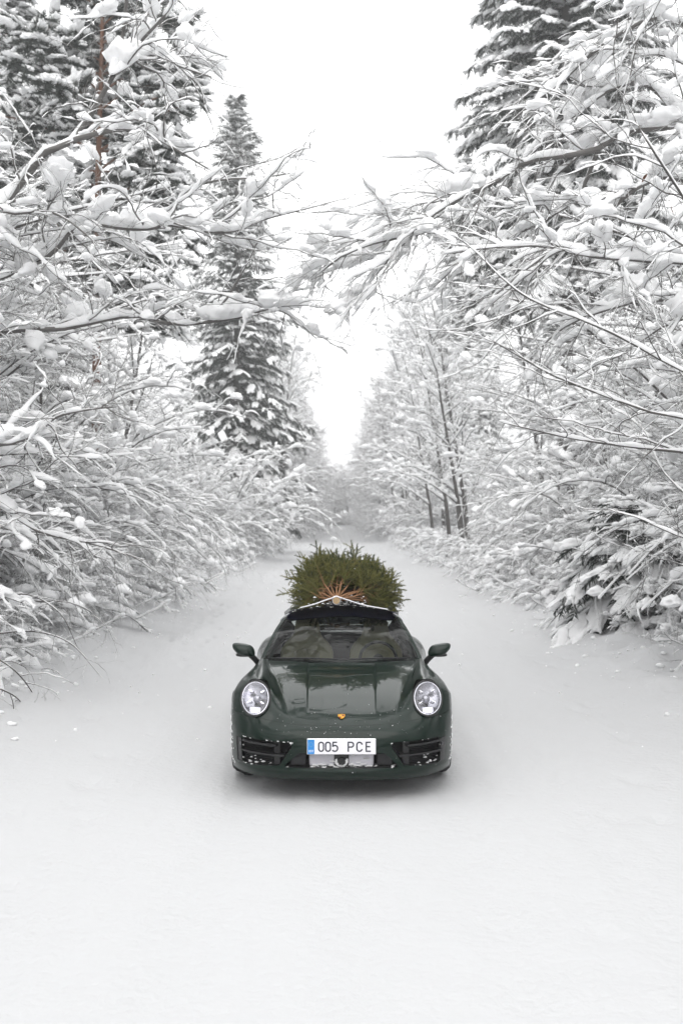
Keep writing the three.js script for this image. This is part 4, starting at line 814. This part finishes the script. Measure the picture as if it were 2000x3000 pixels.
    // seat with integrated head rest
    const sh = new THREE.Shape(); sh.moveTo(-.245, 0); sh.lineTo(-.25, .36); sh.bezierCurveTo(-.25, .46, -.16, .50, -.125, .56); sh.bezierCurveTo(-.10, .62, -.105, .70, -.085, .725); sh.quadraticCurveTo(0, .765, .085, .725); sh.bezierCurveTo(.105, .70, .10, .62, .125, .56); sh.bezierCurveTo(.16, .50, .25, .46, .25, .36); sh.lineTo(.245, 0); sh.lineTo(-.245, 0);
    const g = new THREE.ExtrudeGeometry(sh, { depth: .07, bevelEnabled: true, bevelThickness: .03, bevelSize: .025, bevelSegments: 4, curveSegments: 14 }); g.rotateX(.2 * -1); g.translate(s * .36, .40, -2.74);
    const seat = part('seat', g, CAR.beige, car);
    part('seat_cushion', boxAt(s * .36, .38, -2.45, .5, .16, .5, .05), CAR.beige, seat);
    const cl = new THREE.Shape(); cl.moveTo(-.12, .1); cl.lineTo(-.12, .40); cl.quadraticCurveTo(0, .47, .12, .40); cl.lineTo(.12, .1);
    const cg = new THREE.ExtrudeGeometry(cl, { depth: .01, bevelEnabled: true, bevelThickness: .012, bevelSize: .012, bevelSegments: 2 }); cg.rotateX(-.2); cg.translate(s * .36, .40, -2.655); part('seat_panel', cg, std(.5, .44, .31, .85), seat);
  }
  part('dashboard', mergeGeometries([panel((u, v) => V(u * .70, .845 - .05 * v * v - .02 * Math.abs(u) + .02 * Math.exp(-((u - .5) ** 2) / .05) * smooth(.3, .8, v), -(1.62 + .22 * u * u + .45 * v)), -1, 1, 0, 1, 40, 12, .2)]), CAR.trim, car);
  part('steering_wheel', (() => { const t = new THREE.TorusGeometry(.18, .016, 12, 48), h = new THREE.CylinderGeometry(.055, .055, .04, 24); h.rotateX(Math.PI / 2); const a = new THREE.BoxGeometry(.33, .03, .015), b = new THREE.BoxGeometry(.03, .17, .015); b.translate(0, -.085, 0); const g = mergeGeometries([t, h, a, b].map(q => q.index ? q.toNonIndexed() : q)); g.rotateX(-.38); g.translate(.36, .80, -2.14); return g; })(), CAR.trim, car);
  part('cabin_mirror', boxAt(-.02, 1.135, -2.36, .2, .055, .03, .02), CAR.gloss, car);
  part('cabin_floor', mergeGeometries([boxAt(0, .28, -2.6, 1.4, .04, 2.0, .01), boxAt(0, .66, -3.25, 1.3, .38, .1, .04), boxAt(0, .85, -3.6, 1.15, .03, .8, .01), boxAt(0, .48, -2.3, .18, .2, 1.0, .03)]), CAR.trim, car);
  // wipers at the foot of the screen
  for (const [x0, x1] of [[-.62, .06], [-.02, .62]]) part('wiper', new THREE.TubeGeometry(new THREE.CatmullRomCurve3([0, .25, .5, .75, 1].map(t => { const x = lerp(x0, x1, t), q = screenAt(x / .735, .012 + .02 * Math.sin(t * 3.1)); q.y += .014; q.z += .012; return q; })), 30, .0075, 6), CAR.black, car);
  // snow: specks on the paint, and crusts caked round the intakes and the lower flanks
  const rng = rngOf(99), fl = new MB();
  for (let k = 0; k < 130; k++) { const u = (rng() * 2 - 1) * (rng() < .6 ? 4 : 7.5), v = rng() < .55 ? 4 + rng() * 2.2 : 1 + rng() * 9, q = bodyAt(u, v); if (v < 5 && bumperFree(q.x, q.y) < .01) continue; if (Math.hypot(Math.abs(q.x) - LAMP.x, q.y - LAMP.y) < .13) continue; const n = skinNormal(u, v, bodyAt); if (u < 0 && v > 99) continue; const r = .001 + .0028 * rng() ** 4; fl.lump([q.x + n.x * .001, q.y + n.y * .001, q.z + n.z * .001], [rng() - .5, 0, rng() - .5], r * 1.3, r, r, rng, 0); }
  part('snow_specks', fl.geo(), MAT.snow, car, true);
  const cr2 = new MB();
  for (const s of [-1, 1]) {
    const O = roundOutline(sideHole, .012); for (const [x, y] of O) for (let e = 0; e < 6; e++) { if (rng() > (y > .44 ? .55 : y < .28 ? .12 : x > .75 ? .35 : .02) * (s < 0 ? .8 : .4) * smooth(-.1, .25, noise(x * 14, y * 14, s * 3 + 7))) continue; const r = .002 + .004 * rng() * rng(), xx = x + (rng() - .5) * .02, yy = y + (rng() - .5) * .006; cr2.lump([s * xx, yy, -bumperZ(xx, yy) - .006 + rng() * .006], [1, 0, 0], r * 2.4, r, r, rng, 1); }
    for (let k = 0; k < 10; k++) { const x = .52 + rng() * .24, y = .268 + rng() ** 2 * .07, r = .004 + .006 * rng(); cr2.lump([s * x, y, -bumperZ(x, y) - .05], [1, 0, 0], r * 1.8, r * .8, r, rng, 1); }
    for (let k = 0; k < 190; k++) { const u = 6.7 + 1.5 * Math.sqrt(rng()), v = .6 + 3.5 * rng() * Math.min(1, (u - 6.2)), q = bodyAt(u * s, v), r = .005 + .014 * rng(); cr2.lump([q.x - s * .004, q.y, q.z], [0, .4, 1], r * 1.4, .005, r, rng, 1); }
  }
  for (let k = 0; k < 60; k++) { const x = (rng() - .5) * .86, r = .003 + .005 * rng(); if (Math.abs(x) > .23 && rng() < .6) continue; cr2.lump([x, .272 + rng() * .006, -.03 - rng() * .08], [1, 0, 0], r * 2.2, r, r, rng, 1); }
  for (let k = 0; k < 90; k++) { const a = rng() * 6.28, rr = .035 + rng() * .012, r = .004 + .005 * rng(); if (Math.sin(a) > .3) continue; cr2.lump([Math.cos(a) * rr, .322 + Math.sin(a) * rr, -.05], [1, 0, 0], r, r, r, rng, 1); }
  part('snow_crust', cr2.geo(), MAT.snow, car, true);
  part('radar_snow', (() => { const m = new MB(); for (let k = 0; k < 30; k++) { const x = (rng() - .5) * .46, y = .28 + rng() ** 3 * .085, r = .01 + rng() * .014; if (Math.abs(x) < .062 + .01 * rng()) continue; m.lump([x, y, -.066], [1, 0, 0], r * 1.3, r, .006, rng, 1); } return m.geo(); })(), MAT.snow, mid, true);
}

// ---------------------------------------------------------------- what lies on the roof
{
  const b = thing('folded_blanket', 'dark navy blanket rolled across the front edge of the car roof', 'blanket', [0, 0, -7.66]);
  const f = (u, v) => {                                        // u along, v round the roll
    const x = u * .545 - .005, a = v * Math.PI * 2, end = Math.pow(1 - Math.pow(Math.abs(u), 14), .5), crown = 1.262 - .062 * u * u - .006 * Math.abs(u);
    const wr = 1 + .06 * noise(u * 7, Math.cos(a) * 1.4, Math.sin(a) * 1.4) + .03 * noise(u * 22, a, 3);
    return V(x + .012 * noise(a, u * 3), crown + Math.sin(a) * .056 * wr * end + .004 * noise(u * 9, 5), -2.32 - .10 * u * u + Math.cos(a) * .085 * wr * end);
  };
  part('roll', panel(f, -1, 1, 1, 0, 90, 28, 0), std(.018, .02, .07, .95, { physical: true, sheen: .25, sheenRoughness: .5, sheenColor: new THREE.Color(.2, .22, .5), side: THREE.DoubleSide, bumpMap: grain, bumpScale: .004 }), b);
  const sheet = (u, v) => { const x = u * .55, z = -2.36 - v * 1.0; return V(x, 1.302 - .075 * u * u - .05 * (v - .35) ** 2 + .008 * noise(u * 6, v * 6, 1), z); };
  part('sheet', panel(sheet, -1, 1, 0, 1, 40, 30, .012), std(.011, .012, .026, .95, { side: THREE.DoubleSide }), b);
  const fl = new MB(), rng = rngOf(77); for (let k = 0; k < 45; k++) { const u = rng() * 2 - 1, q = f(u, .14 + .2 * rng()); const r = .002 + .004 * rng() ** 2; fl.lump([q.x, q.y + .001, q.z], [1, 0, 0], r * 1.8, r, r, rng, 0); }
  part('snow_specks', fl.geo(), MAT.snow, b, true);

  // the cut fir: trunk end to the front, boughs spreading out and back
  const t = thing('cut_fir_tree', 'freshly cut green fir tree lying trunk first on the car roof', 'tree', [-.05, 1.372, -9.92]);
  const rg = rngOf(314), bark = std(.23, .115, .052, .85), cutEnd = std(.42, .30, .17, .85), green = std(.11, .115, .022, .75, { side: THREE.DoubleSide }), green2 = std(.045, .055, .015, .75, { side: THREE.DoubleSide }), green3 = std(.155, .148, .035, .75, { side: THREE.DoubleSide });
  const tk = new MB(); tk.tube([[0, 0, 0], [.003, .004, -.3], [.0, .03, -.9], [0, .07, -1.6]], [.034, .032, .024, .008], 16); const trunk = part('trunk', tk.geo(), bark, t);
  const ce = new THREE.CylinderGeometry(.0335, .034, .006, 24); ce.rotateX(Math.PI / 2); ce.translate(0, 0, .003); part('cut_end', ce, cutEnd, trunk);
  const needles = [[], [], []], needleGeo = (seed, n) => { const m = new MB(), r = rngOf(seed); m.tube([[0, 0, 0], [.5, 0, 0], [1, 0, 0]], [.022, .018, .01], 3); for (let k = 0; k < n; k++) { const x = .02 + .98 * k / n, a = r() * 6.283, l = .16 + .06 * r(); m.tube([[x, 0, 0], [x + l * .75, Math.cos(a) * l, Math.sin(a) * l]], [.016, .006], 3); } for (let k = 0; k < 6; k++) { const a = r() * 6.28; m.tube([[.98, 0, 0], [1.16, Math.cos(a) * .08, Math.sin(a) * .08]], [.016, .006], 3); } return m.geo(); };
  const N0 = needleGeo(1, 46), limbs = [];
  let deepBough = false;
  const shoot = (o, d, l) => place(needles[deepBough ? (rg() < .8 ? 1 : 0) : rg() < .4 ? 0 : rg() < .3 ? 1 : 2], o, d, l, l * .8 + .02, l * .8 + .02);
  const grow = (m, o, d, len, r, lvl, bend) => {
    const n = Math.max(4, Math.round(len / .05)), P = path(rg, o, d, len, n, 0, .22, bend, .9 / n), inner = lvl === 0 ? .74 : lvl === 1 ? .45 : .1;
    m.tube(P, P.map((_, k) => r * (1 - .75 * k / n)), lvl ? 4 : 7);
    for (let k = 1; k <= n; k++) {
      const f = k / n, T = nrm(add3(P[k], P[k - 1], -1)); let s = crs(T, nrm([rg() - .5, rg() - .5, 1])); s = nrm(s);
      if (lvl < 2 && f > (lvl ? .2 : .42) && rg() < (lvl ? .4 : .85)) for (const q of [-1, 1]) if (rg() < .85) { const an = .55 + .35 * rg(), dd = nrm(add3(T.map(x => x * Math.cos(an)), s, q * Math.sin(an))); grow(m, P[k], dd, (lvl ? .1 + .1 * rg() : .12 + .26 * (1 - f * .5) * rg()), r * .42, lvl + 1, [bend[0] * .5, bend[1] * .5, -.35]); }
      if (f > inner) shoot(P[k - 1], T, .07 + .05 * rg());
      if (f > inner + .05 && rg() < .85) { const an = .7 + .4 * rg(), q = rg() < .5 ? -1 : 1; shoot(P[k], nrm(add3(T.map(x => x * Math.cos(an)), s, q * Math.sin(an))), .055 + .05 * rg()); }
    }
    shoot(P[n], nrm(add3(P[n], P[n - 1], -1)), .085);
  };
  // boughs seen from the cut end: angle from the right, reach, how far back they start
  const fan = [[-6, .62, .10], [8, .55, .16], [20, .52, .05], [36, .55, .10], [50, .62, .03], [66, .56, .12], [80, .56, .05], [92, .52, .02], [103, .55, .14], [120, .58, .04], [136, .55, .10], [150, .54, .02], [163, .50, .12], [174, .56, .05], [186, .52, .14], [194, .50, .22], [-12, .5, .22]];
  for (const rep of [0, 1, 2]) fan.forEach(([a, R, z0], k) => {
    const A = (a + (rep ? (rg() - .5) * 16 : 0)) * Math.PI / 180, m = new MB(), zz = -z0 * .6 - rep * .34 - .02, len = R * (rep ? .66 - .05 * rep + .22 * rg() : .74) * (a > 185 ? .5 : a > 160 ? .66 : a > 110 ? .82 : 1.2) * (.78 + .34 * rg()) * (a > 60 && a < 120 ? .88 : 1);
    const dir = nrm([Math.cos(A), Math.sin(A) * .40, -.45 - .2 * rg() - rep * .35]);
    deepBough = rep > 0;
    grow(m, [.02 * Math.cos(A), .02 * Math.sin(A) + .03 * rep, zz], dir, len, rep ? .008 : .0125, 0, [Math.cos(A) * .15, .04, -.5]);
    limbs.push(m);
  });
  limbs.forEach(m => part('branch', m.geo(), bark, t));
  [green, green2, green3].forEach((mt, k) => scatter('needles', N0, mt, needles[k], t));
  const sn = new MB(); for (let k = 0; k < 60; k++) { const x = (rg() - .5) * .6, r = .003 + .006 * rg() ** 2; sn.lump([x, -.05 + .015 * rg() + (rg() < .25 ? .08 * rg() : 0), -.08 - rg() * .3], [1, 0, 0], r * 2, r, r, rg, 1); }
  for (let k = 0; k < 14; k++) { const a = rg() * 3.14, R = .1 + .4 * rg(), r = .003 + .005 * rg(); sn.lump([Math.cos(a) * R, Math.sin(a) * R, -.25 - R * .6], [1, 0, 0], r * 1.6, r, r, rg, 1); }
  part('snow_cover', sn.geo(), MAT.snow, t, true);

  const c = thing('white_cord', 'white cord looped round the fir trunk and tied down to both sides of the roof', 'cord', [0, 0, -7.66]);
  const cm = std(.75, .75, .78, .8);
  part('cord', mergeGeometries([tubeGeo([[-.41, 1.302, -2.25], [-.28, 1.335, -2.24], [-.16, 1.376, -2.26], [-.085, 1.40, -2.27], [-.05, 1.412, -2.28], [-.015, 1.402, -2.27], [.06, 1.378, -2.26], [.22, 1.33, -2.24], [.46, 1.285, -2.25]], .0065, 70, 8), tubeGeo([[-.085, 1.40, -2.285], [-.05, 1.414, -2.29], [-.012, 1.395, -2.285], [-.02, 1.35, -2.29], [-.05, 1.332, -2.29], [-.082, 1.35, -2.29]], .006, 40, 6, true), tubeGeo([[-.52, 1.245, -2.27], [-.60, 1.18, -2.42], [-.62, 1.15, -2.46]], .006, 12, 6), tubeGeo([[.52, 1.245, -2.27], [.60, 1.18, -2.42], [.62, 1.15, -2.46]], .006, 12, 6)]), cm, c);
}
// ---------------------------------------------------------------- render
const renderer = new THREE.WebGLRenderer({ antialias: true });
renderer.setSize(682, 1024);
renderer.toneMapping = THREE.LinearToneMapping;
renderer.toneMappingExposure = EXPOSURE;
renderer.shadowMap.enabled = true;
renderer.render(scene, camera);
